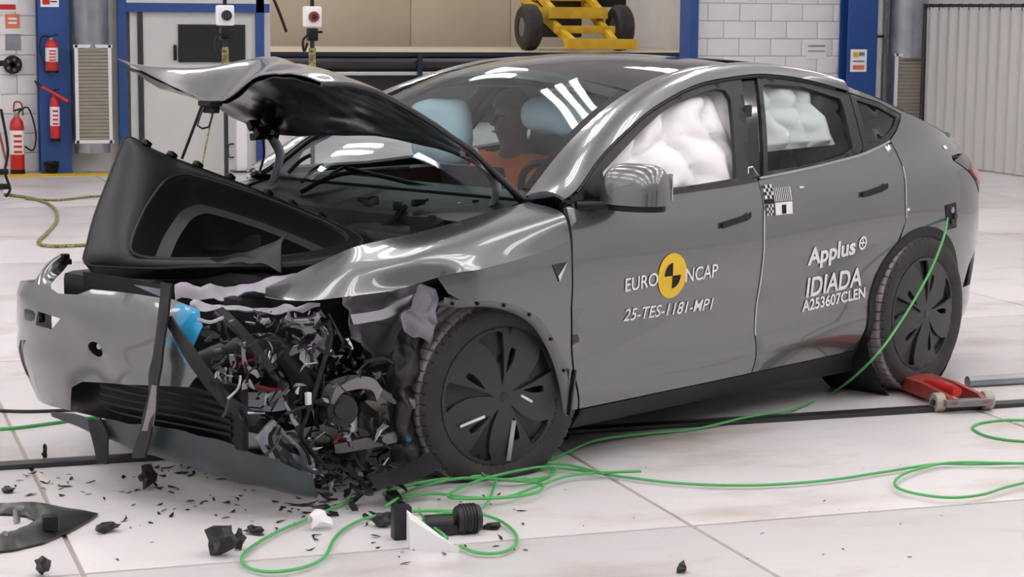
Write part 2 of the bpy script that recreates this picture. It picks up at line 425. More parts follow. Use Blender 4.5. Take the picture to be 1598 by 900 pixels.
# block walls: real blocks with recessed mortar where the camera can tell them apart
def block_wall(name, x0, x1, z1, blocks, y=YB):
    b = MB(); b.box(((x0+x1)/2, y+0.15, z1/2), (x1-x0, 0.27, z1)); wl = tag(b.build(name, M['mortar'], smooth=False), kind='structure')
    proto = None; bl, bh = 0.40, 0.20
    for (bx0, bx1, bz0, bz1) in blocks:
        nz = int((bz1-bz0)/bh)
        for k in range(nz):
            x = bx0-(0.2 if k % 2 else 0)
            while x < bx1-0.02:
                a, c = max(x, bx0), min(x+bl, bx1)
                if c-a > 0.04:
                    full = abs(c-a-bl) < 1e-6
                    if full and proto is not None:
                        o = proto.copy(); COL.objects.link(o)
                    else:
                        qq = MB(); qq.box((0, 0, 0), (c-a-0.008, 0.022, bh-0.008), bev=0.003); o = qq.build('wall_block', M['wallw'])
                        if full: proto = o
                    o.parent = wl; o.location = ((a+c)/2, y+0.010, bz0+(k+.5)*bh)
                x += bl
    return wl
block_wall('wall_back_left', -9.0, 2.95, 6.6, [(-1.7, 0.5, 0, 2.2)])
block_wall('wall_back_right', 7.83, 12.5, 6.6, [(7.83, 9.75, 0.6, 2.2), (10.1, 10.7, 0.6, 2.2)])
b = MB(); b.box((5.4, YB+0.15, 5.2), (4.9, 0.27, 2.8)); tag(b.build('wall_back_lintel', M['wallw'], smooth=False), kind='structure')
b = MB(); b.box((7.5, 28.0, 3.3), (17, 0.2, 6.6)); tag(b.build('wall_far', M['beige'], smooth=False), kind='structure')
for k in range(9):
    q = MB(); q.box((0, 0, 0), (1.86, 0.03, 6.4), bev=0.006); o = q.build('wall_panel', M['beige'], bpy.data.objects['wall_far']); o.location = (0.0+k*1.88, 27.885, 3.3)
b = MB(); b.box((12.6, 7, 3.3), (0.2, 42, 6.6)); tag(b.build('wall_right', M['wallw'], smooth=False), kind='structure')
b = MB(); b.box((-11.0, 0, 3.3), (0.2, 28, 6.6)); tag(b.build('wall_left', M['wallw'], smooth=False), kind='structure')
b = MB(); b.box((0.8, -14.1, 3.3), (24, 0.2, 6.6)); wf_ = tag(b.build('wall_front', M['wallw'], smooth=False), kind='structure')
for k, (x, w_) in enumerate(((-6.5, 4.2), (1.0, 4.6), (8.2, 4.0))):  # unseen doors added behind the camera for dark reflections in the car paint
    q = MB(); q.box((x, -13.97, 2.1), (w_, .08, 4.2)); d_ = tag(q.build('door_%d' % (k+1), M['blue' if k == 1 else 'dark'], smooth=False), kind='structure')
    for j in range(6):
        q = MB(); q.box((x, -13.92, .36+.7*j), (w_-.1, .03, .62), bev=.01); q.build('door_panel', M['trim' if k != 1 else 'galv'], d_)
b = MB(); b.box((0.8, 7, 6.7), (24, 42, 0.2)); tag(b.build('ceiling', M['wallw'], smooth=False), kind='structure')

# ceiling lamps (long strip fixtures)
proto = None; n = 0
rowname = ['above the camera side', 'over the near floor', 'over the car', 'over the back of the car', 'near the back wall']
for j, y in enumerate((-8.5, -4.5, -0.5, 3.5, 8.5, 19.0, 24.5)):  # last two rows added over the far hall to brighten its beige wall
    for i, x in enumerate((-8.4, -4.8, -1.2, 2.4, 6.0, 9.4)):
        if proto is None:
            e = empty('ceiling_lamp'); q = MB(); q.box((0, 0, 0.05), (0.86, 3.0, 0.10), bev=0.01); q.build('housing', M['lampbody'], e)
            
            for dx in (-.32, 0, .32):
                q = MB(); q.box((dx, 0, -0.012), (0.15, 2.9, 0.02)); q.build('tube', M['lampglow'], e, smooth=False)
            proto = e
        else: e = copy_tree(proto)
        e.location = (x, y, 6.47)
        tag(e, 'long white strip lamp under the hall ceiling, out of view overhead', 'lamp', 'strip lamps on the hall ceiling')

# steel pillars
def pillar(x0, x1, label, y=YB-0.14):
    e = empty('steel_pillar', ((x0+x1)/2, y, 0)); w = x1-x0
    q = MB(); q.box((0, -0.10, 3.3), (w, 0.02, 6.6)); q.box((0, 0.10, 3.3), (w, 0.02, 6.6)); q.box((0, 0, 3.3), (0.02, 0.2, 6.6)); q.build('column', M['blue'], e, smooth=False)
    q = MB(); q.box((0, -0.01, 0.01), (w+0.01, 0.22, 0.02)); q.build('base_plate', M['blue'], e, smooth=False)
    return tag(e, label, 'pillar')
pillar(0.50, 0.81, 'blue steel pillar carrying the two wall-hung fire extinguishers')
pillar(9.70, 10.08, 'blue steel pillar with a paper notice beside the right duct')
# notices on the pillars and left wall
def notice(px0, py0, px1, py1, Y, label, bands, base='white', name='notice', cat='notice'):
    a = rp(px0, py0, Y); c = rp(px1, py1, Y); e = empty(name, ((a[0]+c[0])/2, Y, (a[2]+c[2])/2)); w, h = c[0]-a[0], a[2]-c[2]
    q = MB(); q.box((0, 0.004, 0), (w, 0.008, h)); q.build('sheet', M[base], e, smooth=False)
    for (u0, v0, u1, v1, m) in bands:
        q = MB(); q.box((w*((u0+u1)/2-.5), -0.002, h*(.5-(v0+v1)/2)), (w*(u1-u0), 0.004, h*(v1-v0))); q.build('print', M[m], e, smooth=False)
    return tag(e, label, cat)
notice(63, -8, 92, 11, YB-0.26, 'white and red safety notice at the top of the left blue pillar', [(.1, .1, .5, .8, 'red'), (.55, .2, .9, .35, 'ink'), (.55, .5, .9, .6, 'ink')])
notice(1328, 77, 1352, 112, YB-0.26, 'small white paper notice on the right blue pillar', [(.15, .12, .45, .35, 'machine'), (.5, .12, .85, .3, 'galv'), (.15, .5, .85, .56, 'galv'), (.15, .7, .85, .9, 'orangep')])
notice(-6, -10, 28, 18, YB-0.01, 'white sign with red print on the left block wall, topmost', [(.1, .6, .9, .9, 'red')])
notice(8, 22, 31, 44, YB-0.01, 'orange-red square sign on the left block wall', [(.2, .25, .8, .4, 'white'), (.2, .55, .8, .7, 'white')], base='orangep')
notice(8, 53, 33, 78, YB-0.01, 'plain grey square plate below the orange sign', [], base='galv', name='wall_plate', cat='plate')
notice(1258, 68, 1290, 92, YB-0.01, 'pale paper sheet on the white block wall', [(.1, .1, .9, .2, 'galv'), (.1, .45, .9, .52, 'galv')], base='wallw')
# hose reel disc
c = rp(20, 101, YB-0.06); e = empty('hose_reel', (c[0], c[1], c[2])); tag(e, 'black round reel with holes on the left block wall', 'reel')
V2, T = fill([(0.095*cos(a), 0.095*sin(a)) for a in np.linspace(0, 2*pi, 29)[:-1]], [[(0.055*cos(k*pi*2/5)+0.018*cos(a), 0.055*sin(k*pi*2/5)+0.018*sin(a)) for a in np.linspace(0, 2*pi, 11)[:-1]] for k in range(5)], 0.02)
V, F = thicken([(a, 0, b_) for a, b_ in V2], T, 0.03); mesh('flange', V, F, M['black'], e, smooth=False)
q = MB(); q.cyl((0, 0.0, 0), (0, 0.05, 0), 0.03); q.build('hub', M['galv'], e)
# ducts with grilles
def duct(px0, px1, gy0, gy1, label, Y=YB-0.30):
    a = rp(px0, gy0, Y); c = rp(px1, gy1, Y); x0, x1, z1, z0 = a[0], c[0], a[2], c[2]; rad = (x1-x0)/2*0.98
    e = empty('ventilation_duct', ((x0+x1)/2, Y, 0)); tag(e, label, 'duct')
    q = MB(); q.lathe([(rad, z1-0.05)]+[(rad*(1.0 if k % 2 else 0.985), z1+k*0.11) for k in range(47)], (0, 0, 0), n=28); q.build('round_pipe', M['galv'], e, ang=80)
    q = MB(); q.cyl((0, 0, z0-0.10), (0, 0, z0+.02), rad*.97, n=28); q.build('lower_collar', M['galv'], e)
    q = MB(); q.box((0, -0.02, (z0+z1)/2), (2*rad, 0.26, z1-z0), bev=0.008); q.build('plenum_box', M['galv'], e)
    q = MB(); w = 2*rad; fr = 0.035
    for (cx, cz, dx, dz) in ((0, z1-fr/2, w+.02, fr), (0, z0+fr/2, w+.02, fr), (-w/2+fr/2, (z0+z1)/2, fr, z1-z0), (w/2-fr/2, (z0+z1)/2, fr, z1-z0)):
        q.box((cx, -0.165, cz), (dx, 0.03, dz), bev=0.004)
    q.build('grille_frame', M['lampbody'], e)
    ns = 26; pr_ = None
    for k in range(ns):
        z = z0+fr+(z1-z0-2*fr)*(k+.5)/ns
        if pr_ is None:
            q = MB(); q.box((0, 0, 0), (w-2*fr, 0.022, (z1-z0-2*fr)/ns*0.75), R=Matrix.Rotation(radians(22), 3, 'X')); pr_ = q.build('slat', M['grille'], e, smooth=False); o = pr_
        else: o = pr_.copy(); COL.objects.link(o); o.parent = e
        o.location = (0, -0.16, z)
    return e
duct(112, 173, 69, 222, 'galvanised round duct with tall slatted grille beside the left blue pillar')
duct(1386, 1438, 83, 235, 'galvanised round duct with tall slatted grille by the right blue pillar')
q = MB(); a = rp(1371, 60, YB-0.1); q.cyl((a[0], YB-0.08, 0), (a[0], YB-0.08, 6.5), 0.06, n=14); e = q.build('drain_pipe', M['lampbody']); tag(e, 'slim pale grey pipe between right blue pillar and duct', 'pipe')
q = MB(); q.cyl((a[0], YB-0.08, 1.42), (a[0], YB-0.08, 1.45), 0.075, n=14); q.build('pipe_clip', M['dark'], e)
# backing sheet behind left duct
q = MB(); q.box((1.07, YB-0.02, 1.4), (0.52, 0.03, 2.8)); tag(q.build('trim_1', M['cabin'], smooth=False), kind='structure')
q = MB(); q.box((0.6, YB-0.5, 0.003), (1.2, 0.35, 0.005)); tag(q.build('floor_marking', M['yellow'], smooth=False), 'worn yellow floor stripe at the foot of the left pillar', 'marking')

# white cabin with door and window between blue posts
e = empty('control_cabin', (2.1, YB-0.05, 0)); tag(e, 'off-white cabin front with dark window, framed in blue', 'cabin')
q = MB(); q.box((0.05, -0.05, 0.95), (1.42, 0.06, 1.9)); q.build('front_panel', M['cabin'], e, smooth=False)
a = rp(190, 60, YB-0.15); q = MB(); q.box((a[0]-2.1, -0.10, 1.3), (0.085, 0.08, 2.6)); q.build('post', M['blue'], e, smooth=False)
a = rp(405, 60, YB-0.15); q = MB(); q.box((a[0]-2.1, -0.10, 1.3), (0.085, 0.08, 2.6)); q.build('post', M['blue'], e, smooth=False)
a0 = rp(300, 5, YB-0.15)[2]; a1 = rp(300, 19, YB-0.15)[2]
q = MB(); q.box((0.05, -0.10, (a0+a1)/2), (1.5, 0.08, a0-a1)); q.build('beam', M['blue'], e, smooth=False)
q = MB(); q.box((0.05, -0.10, a0+0.35), (1.5, 0.08, 0.7)); q.build('upper_panel', M['cabin'], e, smooth=False)
a = rp(219, 60, YB-0.15); q = MB(); q.box((a[0]-2.1, -0.09, 0.85), (0.055, 0.03, 1.66)); q.build('door_seal', M['dark'], e, smooth=False)
w0 = rp(278, 38, YB-0.15); w1 = rp(383, 97, YB-0.15); wx, wz = (w0[0]+w1[0])/2-2.1, (w0[2]+w1[2])/2
q = MB(); q.box((wx, -0.09, wz), (w1[0]-w0[0], 0.03, w0[2]-w1[2])); wn = q.build('window', M['trim'], e, smooth=False)
q = MB(); q.box((wx, -0.108, wz), (w1[0]-w0[0]-0.05, 0.01, w0[2]-w1[2]-0.05)); q.build('pane', M['screen'], wn, smooth=False)
a = rp(273, 82, YB-0.15); q = MB(); q.box((a[0]-2.1, -0.11, a[2]), (0.03, 0.05, 0.16), bev=0.008); q.build('door_handle', M['black'], e)
a = rp(362, 235, YB-0.15); q = MB(); q.tube([(a[0]-2.1+.02, -.09, a[2]+.07), (a[0]-2.14, -.13, a[2]+.06), (a[0]-2.14, -.13, a[2]-.06), (a[0]-2.08, -.09, a[2]-.07)], 0.008); q.build('pull_handle', M['black'], e)
a = rp(376, 200, YB-0.5); q = MB(); q.box((0, 0, 0.55), (0.11, 0.08, 1.1), bev=0.006); o = q.build('post_body', M['white']); ee = empty('white_post', (a[0], YB-.5, 0)); o.parent = ee
q = MB(); q.box((0, 0, 0.01), (0.2, 0.2, 0.02)); q.box((0, 0, 1.06), (.16, .1, .02)); q.build('end_plates', M['dark'], ee, smooth=False)
tag(ee, 'bright white square post standing before the cabin', 'post')
# blue jamb at the opening's right side
q = MB(); q.box((0, 0, 2.0), (0.10, 0.3, 4.0)); q.box((0, -.14, .01), (.18, .1, .02)); e = q.build('door_jamb', M['blue'], smooth=False); e.location = (7.80, YB+0.0, 0); tag(e, 'blue door jamb at the edge of the white block wall', 'jamb')

# raised dock behind the opening, with pipes along its face
e = empty('loading_dock', (7.5, 22.3, 0)); tag(e, 'raised dark dock edge with pipes behind the car', 'dock')
zt = rp(560, 81, 22.2)[2]
q = MB(); q.box((0, 2.2, zt/2-.02), (13, 4.4, zt-.04)); q.build('dock_body', M['dark'], e, smooth=False)
q = MB(); q.box((0, 2.1, zt-.02), (13, 4.5, 0.04)); q.build('dock_floor', M['beige'], e, smooth=False)
q = MB(); q.box((0, -0.16, zt-0.03), (13, 0.06, 0.06)); q.build('edge_beam', M['navy'], e, smooth=False)
z = rp(560, 100, 22.0)[2]; q = MB(); q.cyl((-6.4, -0.22, z), (6.4, -0.22, z), 0.085, n=16); q.build('pipe', M['dark'], e)
z = rp(560, 115, 22.0)[2]; q = MB(); q.cyl((-6.4, -0.25, z), (6.4, -0.25, z), 0.03, n=12); q.build('handrail', M['lampbody'], e)
a = rp(654, 100, 22.0); q = MB(); q.box((a[0]-7.5, -0.34, zt-.25), (0.07, 0.05, 0.45)); q.build('bracket', M['navy'], e, smooth=False)
# yellow trolley on the dock
tx0, tx1 = rp(830, 78, 23.0), rp(996, 78, 23.0); zt2 = zt
e = empty('crash_trolley', ((tx0[0]+tx1[0])/2, 23.4, zt2)); tag(e, 'yellow steel trolley with black tyres parked on the dock', 'trolley')
W2 = (tx1[0]-tx0[0])/2
def bar(name, a, b_, wd, m='machine', parent=e):
    a, b_ = Vector(a), Vector(b_); d = (b_-a); q = MB(); R = d.to_track_quat('X', 'Z').to_matrix(); q.box(tuple((a+b_)/2), (d.length, wd[0], wd[1]), R=R, bev=0.01); return q.build(name, M[m], parent)
for s_ in (-1, 1):
    q = MB(); q.lathe([(.16, -.13), (.30, -.14), (.36, -.09), (.37, 0), (.36, .09), (.30, .14), (.16, .13)], (0, 0, 0), 'X', 28); o = q.build('tyre', M['rubber'], e); o.location = (s_*(W2-.12), .1, .37)
    q = MB(); q.lathe([(0, -.10), (.12, -.10), (.17, -.12), (.17, .12), (.12, .10), (0, .10)], (0, 0, 0), 'X', 20); q.build('rim', M['galv'], o)
    bar('side_rail', (s_*(W2-.55), -.75, .14), (s_*(W2-.38), 1.6, 1.0), (.10, .14))
    bar('side_rail', (s_*(W2-.50), 0, .62), (s_*(W2-.46), 1.6, 1.25), (.09, .12))
bar('front_beam', (-W2+.42, -.78, .12), (W2-.20, -.78, .12), (.14, .16))
bar('cross_beam', (-W2+.40, -.35, .34), (W2-.40, -.35, .34), (.10, .12))
bar('deck_plate', (-W2+.40, .1, .60), (W2-.40, .1, .60), (.36, .18))
bar('cross_beam', (-W2+.40, .8, .85), (W2-.40, .8, .85), (.12, .12))
q = MB(); q.box((0, 1.2, .75), (2*W2-.9, .5, 1.1), bev=.03); q.build('power_unit', M['dark'], e)
q = MB(); q.box((W2+.15, 1.5, 1.0), (.5, .8, .6), bev=.05); q.build('side_box', M['black'], e)

# grey sliding curtain on the right
def curtain():
    X = 10.4; ys = np.linspace(13.3, 2.0, 500); zt_ = rx(1500, 13, X)[2]
    P = np.zeros((3, len(ys), 3))
    for j, y in enumerate(ys):
        d = 0.035*sin(y*2*pi/0.21)*(0.7+.3*noise.noise(Vector((y*1.3, 0, 0))))
        for i, (z, k) in enumerate(((zt_, 0.5), (zt_*.5, 1.0), (0.015, 1.1))): P[i, j] = (X+d*k, y, z)
    e = empty('curtain', (0, 0, 0)); sheet('cloth', P, M['curtain'], e, 0.004)
    q = MB(); q.cyl((X, 13.35, zt_+.03), (X, 2, zt_+.03), .018, n=10); q.build('curtain_rail', M['dark'], e)
    q = MB(); q.cyl((X, 13.33, 0), (X, 13.33, zt_+.05), .025, n=10); q.build('end_post', M['dark'], e)
    for k in range(36):
        q = MB(); y = 13.2-k*.21; q.tube([(X-.02, y, zt_-.02), (X-.022, y, zt_+.05), (X+.022, y, zt_+.05), (X+.02, y, zt_-.02)], .005, n=6, res=1); q.build('curtain_hook', M['dark'], e)
    tag(e, 'pale grey hanging curtain wall on the right of the hall', 'curtain')
curtain()

# ---------------------------------------------------------------- fire extinguishers
def extinguisher(px0, py0, px1, py1, Y, label, horn='hose', stand=False, side=1):
    a = rp(px0, py0, Y); c = rp(px1, py1, Y); r_ = (c[0]-a[0])/2; z0, z1 = (0.0 if stand else c[2]), a[2]; h = z1-z0
    e = empty('fire_extinguisher', ((a[0]+c[0])/2, Y, z0)); tag(e, label, 'extinguisher')
    q = MB(); q.lathe([(0, 0.02*h), (r_*.8, .0), (r_, .04*h), (r_, .72*h), (r_*.85, .80*h), (r_*.4, .86*h), (r_*.35, .88*h)], (0, 0, 0), n=24); q.build('cylinder', M['red'], e)
    q = MB(); q.lathe([(r_*1.02, .30*h), (r_*1.02, .66*h)], (0, 0, 0), n=24); lb = q.build('label_band', M['white'], e)
    for k in range(4):
        q = MB(); q.box((0, -r_*1.03, (.34+.08*k)*h), (r_*1.1, .006, .035*h)); q.build('print', M['red'], lb, smooth=False)
    q = MB(); q.cyl((0, 0, .86*h), (0, 0, .93*h), r_*.38); q.build('valve', M['galv'], e)
    q = MB(); q.box((r_*.3, 0, .97*h), (r_*1.6, r_*.4, .03*h), R=Matrix.Rotation(-.25, 3, 'Y'), bev=.003); q.build('lever', M['black'], e)
    q = MB(); q.lathe([(r_*.95, 0), (r_*1.03, .005*h), (r_*1.03, .07*h)], (0, 0, 0), n=24); q.build('foot_ring', M['black'], e)
    if horn == 'hose':
        q = MB(); q.tube([(0, -r_*.2, .92*h), (-side*r_*1.5, -r_*.3, .95*h), (-side*r_*1.9, -r_*.3, .6*h), (-side*r_*1.2, -r_*.5, .25*h)], r_*.14); q.build('hose', M['black'], e)
    elif horn == 'loop':
        q = MB(); q.tube([(0, -r_*.2, .90*h), (r_*1.6, -r_*.2, 1.0*h), (r_*2.6, -r_*.3, .62*h), (r_*2.2, -r_*.3, .36*h), (r_*1.0, -r_*.5, .42*h)], r_*.12); q.build('hose', M['black'], e)
        q = MB(); q.tube([(-r_*.4, -r_*.2, .95*h), (-r_*.2, -r_*.2, 1.08*h), (r_*.7, -r_*.2, 1.06*h), (r_*.9, 0, .88*h)], r_*.12); q.build('handle', M['darkred'], e)
    else:
        q = MB(); q.cyl((-r_*2.6, -r_*1.2, 1.04*h), (r_*2.6, -r_*1.2, .76*h), r_*.30, r_*.42); q.build('horn', M['red'], e)
        q = MB(); q.tube([(-r_*2.6, -r_*1.2, 1.04*h), (-r_*3.6, -r_*1.0, 1.12*h), (-r_*4.0, -r_*.9, 1.14*h), (-r_*3.0, -r_*.9, .98*h)], r_*.12); q.build('trigger', M['black'], e)
    if not stand:
        q = MB(); q.box((0, r_*1.0, .6*h), (r_*1.4, r_*.5, .1*h)); q.build('wall_bracket', M['dark'], e, smooth=False)
    return e
YP = YB-0.36
extinguisher(70, 54, 91, 114, YP, 'red extinguisher with black foot, upper one on the left blue pillar', 'hose')
extinguisher(77, 138, 94, 221, YP, 'slim red extinguisher with red horn, lower one on the left blue pillar', 'horn')
extinguisher(14, 168, 39, 268, YB-0.25, 'large red extinguisher standing on the floor at far left', 'loop', stand=True)
c = fl(52, 262); q = MB()
for k in range(4): q.tube([(0.05*cos(a)*(1+.1*k), 0.05*sin(a)*(1+.1*k), .02+.03*k) for a in np.linspace(0, 2*pi, 12)], .016, n=6, res=1)
o = q.build('hose_coil', M['black']); o.location = (c[0]+.1, YB-.3, 0); tag(o, 'small black coil of hose on the floor by the left pillar', 'hose')
# white frame edge at extreme left
e = empty('equipment_rack'); a = rp(4, 150, 11.0); e.location = (a[0]-.02, 11.0, 0); tag(e, 'pale upright rack edge with cables at the left border', 'rack')
q = MB(); q.box((-.02, 0, 1.1), (.05, .05, 2.2), bev=.006); q.build('upright', M['lampbody'], e)
q = MB(); q.tube([(.0, -.04, .8), (.05, -.05, .45), (.02, -.05, .25), (.06, -.06, .1), (.02, -.05, .03)], .012, n=6); q.build('cable', M['black'], e)
q = MB(); q.tube([(-.02, -.04, .6), (.02, -.05, .4), (.04, -.05, .3)], .01, n=6); q.build('cable', M['darkred'], e)
for zz in (.12, .25, 1.2): 
    q = MB(); q.box((.0, -.04, zz), (.10, .05, .05), bev=.01); q.build('clamp', M['black'], e)

# sensor heads on slim stands behind the car
def sensor(px, label, dark, dy):
    top = rp(px, 6+dy, 4.6); bx = rp(px, 24+dy, 4.6); cl_ = rp(px, 52+dy, 4.6); x = bx[0]; s_ = rp(px+13, 24, 4.6)[0]-x
    e = empty('sensor_stand', (x, 4.6, 0)); tag(e, label, 'stand')
    q = MB(); q.box((0, 0, bx[2]), (2*s_, .08, 2.4*s_), bev=.012); hd = q.build('head_box', M['white'], e)
    q = MB(); q.cyl((0, -.04, bx[2]), (0, -.06, bx[2]), s_*.62, n=20); q.build('lens', M[dark], hd)
    q = MB(); q.cyl((0, -.055, bx[2]), (0, -.068, bx[2]), s_*.33, n=16); q.build('lens_core', M['gloss'], hd)
    q = MB(); q.cyl((0, 0, bx[2]+1.2*s_), (0, 0, bx[2]+2.0*s_), s_*.25, n=10); q.build('knob', M['black'], e)
    q = MB(); q.box((0, 0, cl_[2]), (1.2*s_, .07, 1.5*s_), bev=.01); q.box((s_*.5, 0, cl_[2]+s_*.3), (1.4*s_, .04, s_*.3), bev=.005); q.build('clamp', M['black'], e)
    q = MB(); q.tube([(-s_*.4, -.02, cl_[2]), (-1.3*s_, -.05, cl_[2]-.03), (-1.2*s_, -.05, cl_[2]-.10), (-.8*s_, -.05, cl_[2]-.05)], .008, n=6); q.build('lever', M['black'], e)
    q = MB(); q.cyl((0, 0, .35), (0, 0, cl_[2]-s_*.5), .014, n=10); q.build('pole', M['dark'], e)
    q = MB(); q.cyl((0, 0, cl_[2]-.22), (0, 0, cl_[2]-.08), .022, n=10); q.build('sleeve', M['rope'], e)
    for k in range(3):
        q = MB(); an = k*2*pi/3+.4; q.cyl((0, 0, .45), (.38*cos(an), .38*sin(an), .01), .012, n=8); q.build('leg', M['dark'], e)
sensor(351, 'slim stand with white box head and dark lens, in front of the cabin', 'screen', 0)
sensor(487, 'slim stand with white box head and red-ringed lens, right of the cabin', 'darkred', 2)
# ================================================================ THE CAR (own frame: x back from the front axle, near side at -y)
car = empty('crashed_car', (0, 0, 0), CAR_ANG)
tag(car, 'grey crossover car with crushed front corner and raised buckled bonnet', 'car')
def itp(x, xs, ys):
    xs = np.array(xs, float); ys = np.array(ys, float); d = np.diff(ys)/np.diff(xs); dx = np.diff(xs)
    m = np.r_[d[0], (d[:-1]*dx[1:]+d[1:]*dx[:-1])/(xs[2:]-xs[:-2]), d[-1]]
    x = float(np.clip(x, xs[0], xs[-1])); i = int(np.clip(np.searchsorted(xs, x, side='right')-1, 0, len(xs)-2)); h = dx[i]; t = (x-xs[i])/h
    return float((2*t**3-3*t**2+1)*ys[i]+(t**3-2*t**2+t)*h*m[i]+(-2*t**3+3*t**2)*ys[i+1]+(t**3-t**2)*h*m[i+1])
ZB = ([-.9, 0, .5, .9, 1.5, 2.0, 2.4, 2.9, 3.3, 3.6, 3.9], [.8, .93, .985, 1.0, 1.02, 1.05, 1.075, 1.09, 1.065, 1.03, .98])
WX = ([-.9, -.7, -.4, 0, .5, 1.2, 2.2, 2.9, 3.2], [.62, .78, .89, .94, .95, .955, .958, .965, .965])
DZ = ([-.90, -.80, -.73, -.62, -.52, -.42, -.30, -.2, -.12, -.04, 0], [.10, .045, .024, .030, .026, .012, .001, .003, .008, .028, .045])
XE = ([.1, .2, .3, .4, .55, .7, .85, .95, 1.05, 1.13, 1.3], [3.68, 3.76, 3.82, 3.86, 3.90, 3.89, 3.88, 3.87, 3.74, 3.62, 3.3])
def prof(x, z):
    k = z-itp(x, *ZB); kk = max(k, 0)
    return itp(min(k, 0), *DZ)+.50*kk+.30*kk*kk
RS, NS = 1.25, 2.8                                  # rear wrap: arc parameter length and squareness
def body(s, z, off=0.0):
    """body side; s is length x up to the rear axle, then runs on around the tail to the centre line"""
    if s <= 2.9: return (s, -(itp(s, *WX)-prof(s, z))-off, z)
    ph = min((s-2.9)/RS*pi/2, pi/2-1e-6); x = 2.9+(itp(z, *XE)-2.9)*sin(ph)**(2/NS)
    b = .965-prof(min(x, 3.6), z); y = b*cos(ph)**(2/NS); ca, sa = cos(ph)**(2-2/NS), sin(ph)**(2-2/NS)
    return (x+off*sa, -y-off*ca, z)
def s_of(x, z):
    if x <= 2.9: return x
    u = min((x-2.9)/(itp(z, *XE)-2.9), 1.0)
    return 2.9+RS*(2/pi)*math.asin(u**(NS/2))
def mirror(o):                                      # the far side of the car carries the same part
    c = copy_tree(o, car); c.scale = (1, -1, 1); return c
ARC = (2.875, 0.345)                                # rear arch centre
def arc(c, r, a0, a1, n):
    return [(c[0]+r*cos(radians(a0+(a1-a0)*k/(n-1))), c[1]+r*sin(radians(a0+(a1-a0)*k/(n-1)))) for k in range(n)]
ON = lambda s, z: body(s, z)
IN = lambda s, z: body(s, z, -0.012)

# doors
FD = [(.505, .985), (.497, .80), (.50, .62), (.535, .42), (.575, .228), (1.2, .228), (1.659, .228), (1.651, .41), (1.651, .5), (1.657, .66), (1.660, .84), (1.664, 1.018),
      (1.5, 1.010), (1.25, 1.0), (1.08, .998), (.8, .990)]
front_door = panel('front_door', FD, ON, M['paint'], car, h=.045, t=.02)
RD = [(1.669, 1.018), (1.666, .84), (1.663, .66), (1.658, .5), (1.659, .41), (1.668, .228), (2.44, .228)]+[p for p in arc(ARC, .405, 180, 122, 9)]+[(2.712, .784), (2.706, .913), (2.70, 1.02), (2.675, 1.125), (2.60, 1.12), (2.42, 1.088), (2.27, 1.072), (2.03, 1.05)]
RD[7:7] = [(2.455, .30)]
rear_door = panel('rear_door', RD, ON, M['paint'], car, h=.045, t=.02)
# window surrounds
FW = [(.515, .994), (.8, 1.0), (1.08, 1.008), (1.5, 1.02), (1.60, 1.024), (1.70, 1.17), (1.855, 1.418), (1.807, 1.42), (1.608, 1.403), (1.466, 1.378), (1.316, 1.341), (1.113, 1.28), (.801, 1.154), (.585, 1.032)]
FG = [(.745, 1.022), (.765, 1.095), (.92, 1.165), (1.078, 1.233), (1.24, 1.295), (1.396, 1.342), (1.582, 1.374), (1.67, 1.383), (1.715, 1.375), (1.722, 1.345), (1.62, 1.18), (1.535, 1.035), (1.2, 1.020)]
ff = panel('window_frame', FW, ON, M['trim'], front_door, holes=[FG], h=.035, t=.02)
panel('mirror_sail', [(.53, 1.0), (.742, 1.012), (.762, 1.108), (.60, 1.036)], lambda s, z: body(s, z, .004), M['black'], front_door, h=.04, t=.006)
BP = [(1.605, 1.026), (1.705, 1.17), (1.862, 1.418), (1.955, 1.420), (1.80, 1.19), (1.705, 1.036)]
b_pillar = panel('b_pillar_trim', BP, IN, M['gloss'], car, h=.04, t=.02)
q = MB(); a = body(1.79, 1.29, .0); q.box(a, (.05, .008, .05), bev=.003); q.build('sensor_window', M['trim'], b_pillar)
RW = [(1.715, 1.036), (2.03, 1.056), (2.27, 1.078), (2.42, 1.094), (2.455, 1.12), (2.53, 1.345), (2.513, 1.348), (2.245, 1.405), (2.004, 1.427), (1.962, 1.420), (1.81, 1.19)]
RG = [(1.750, 1.052), (1.96, 1.062), (2.17, 1.078), (2.30, 1.095), (2.385, 1.12), (2.45, 1.30), (2.452, 1.325), (2.23, 1.382), (2.0, 1.397), (1.965, 1.385), (1.84, 1.19)]
panel('window_frame', RW, ON, M['trim'], rear_door, holes=[RG], h=.035, t=.02)
panel('window_glass', RG, lambda s, z: body(s, z, -.012), M['sideglass'], rear_door, h=.05, t=.004)
QW = [(2.462, 1.122), (2.44, 1.100), (2.50, 1.108), (2.60, 1.124), (2.68, 1.146), (2.76, 1.185), (2.82, 1.225), (2.845, 1.245), (2.713, 1.302), (2.537, 1.345)]
QG = [(2.505, 1.135), (2.59, 1.142), (2.68, 1.17), (2.75, 1.20), (2.80, 1.236), (2.70, 1.283), (2.565, 1.318)]
qw = panel('quarter_window', QW, ON, M['trim'], car, holes=[QG], h=.035, t=.02)
panel('pane', QG, lambda s, z: body(s, z, -.008), M['darkglass'], qw, h=.04, t=.004)
# bright line along the window sill
def strip_on(name, pts, wd, m, parent, off=.004, up=True):
    P = spline([(a, b, 0) for a, b in pts], 6); A = []
    rows = []
    for d in (-wd/2, wd/2): rows.append([body(p[0], p[1]+d, off) for p in P])
    return sheet(name, np.array(rows), m, parent, .005)
strip_on('sill_trim', [(.53, .989), (.8, .995), (1.08, 1.003), (1.5, 1.015), (1.66, 1.024)], .016, M['gloss'], front_door)
strip_on('sill_trim', [(1.68, 1.028), (2.03, 1.052), (2.27, 1.074), (2.42, 1.090), (2.58, 1.118), (2.67, 1.138)], .009, M['alloy'], rear_door)
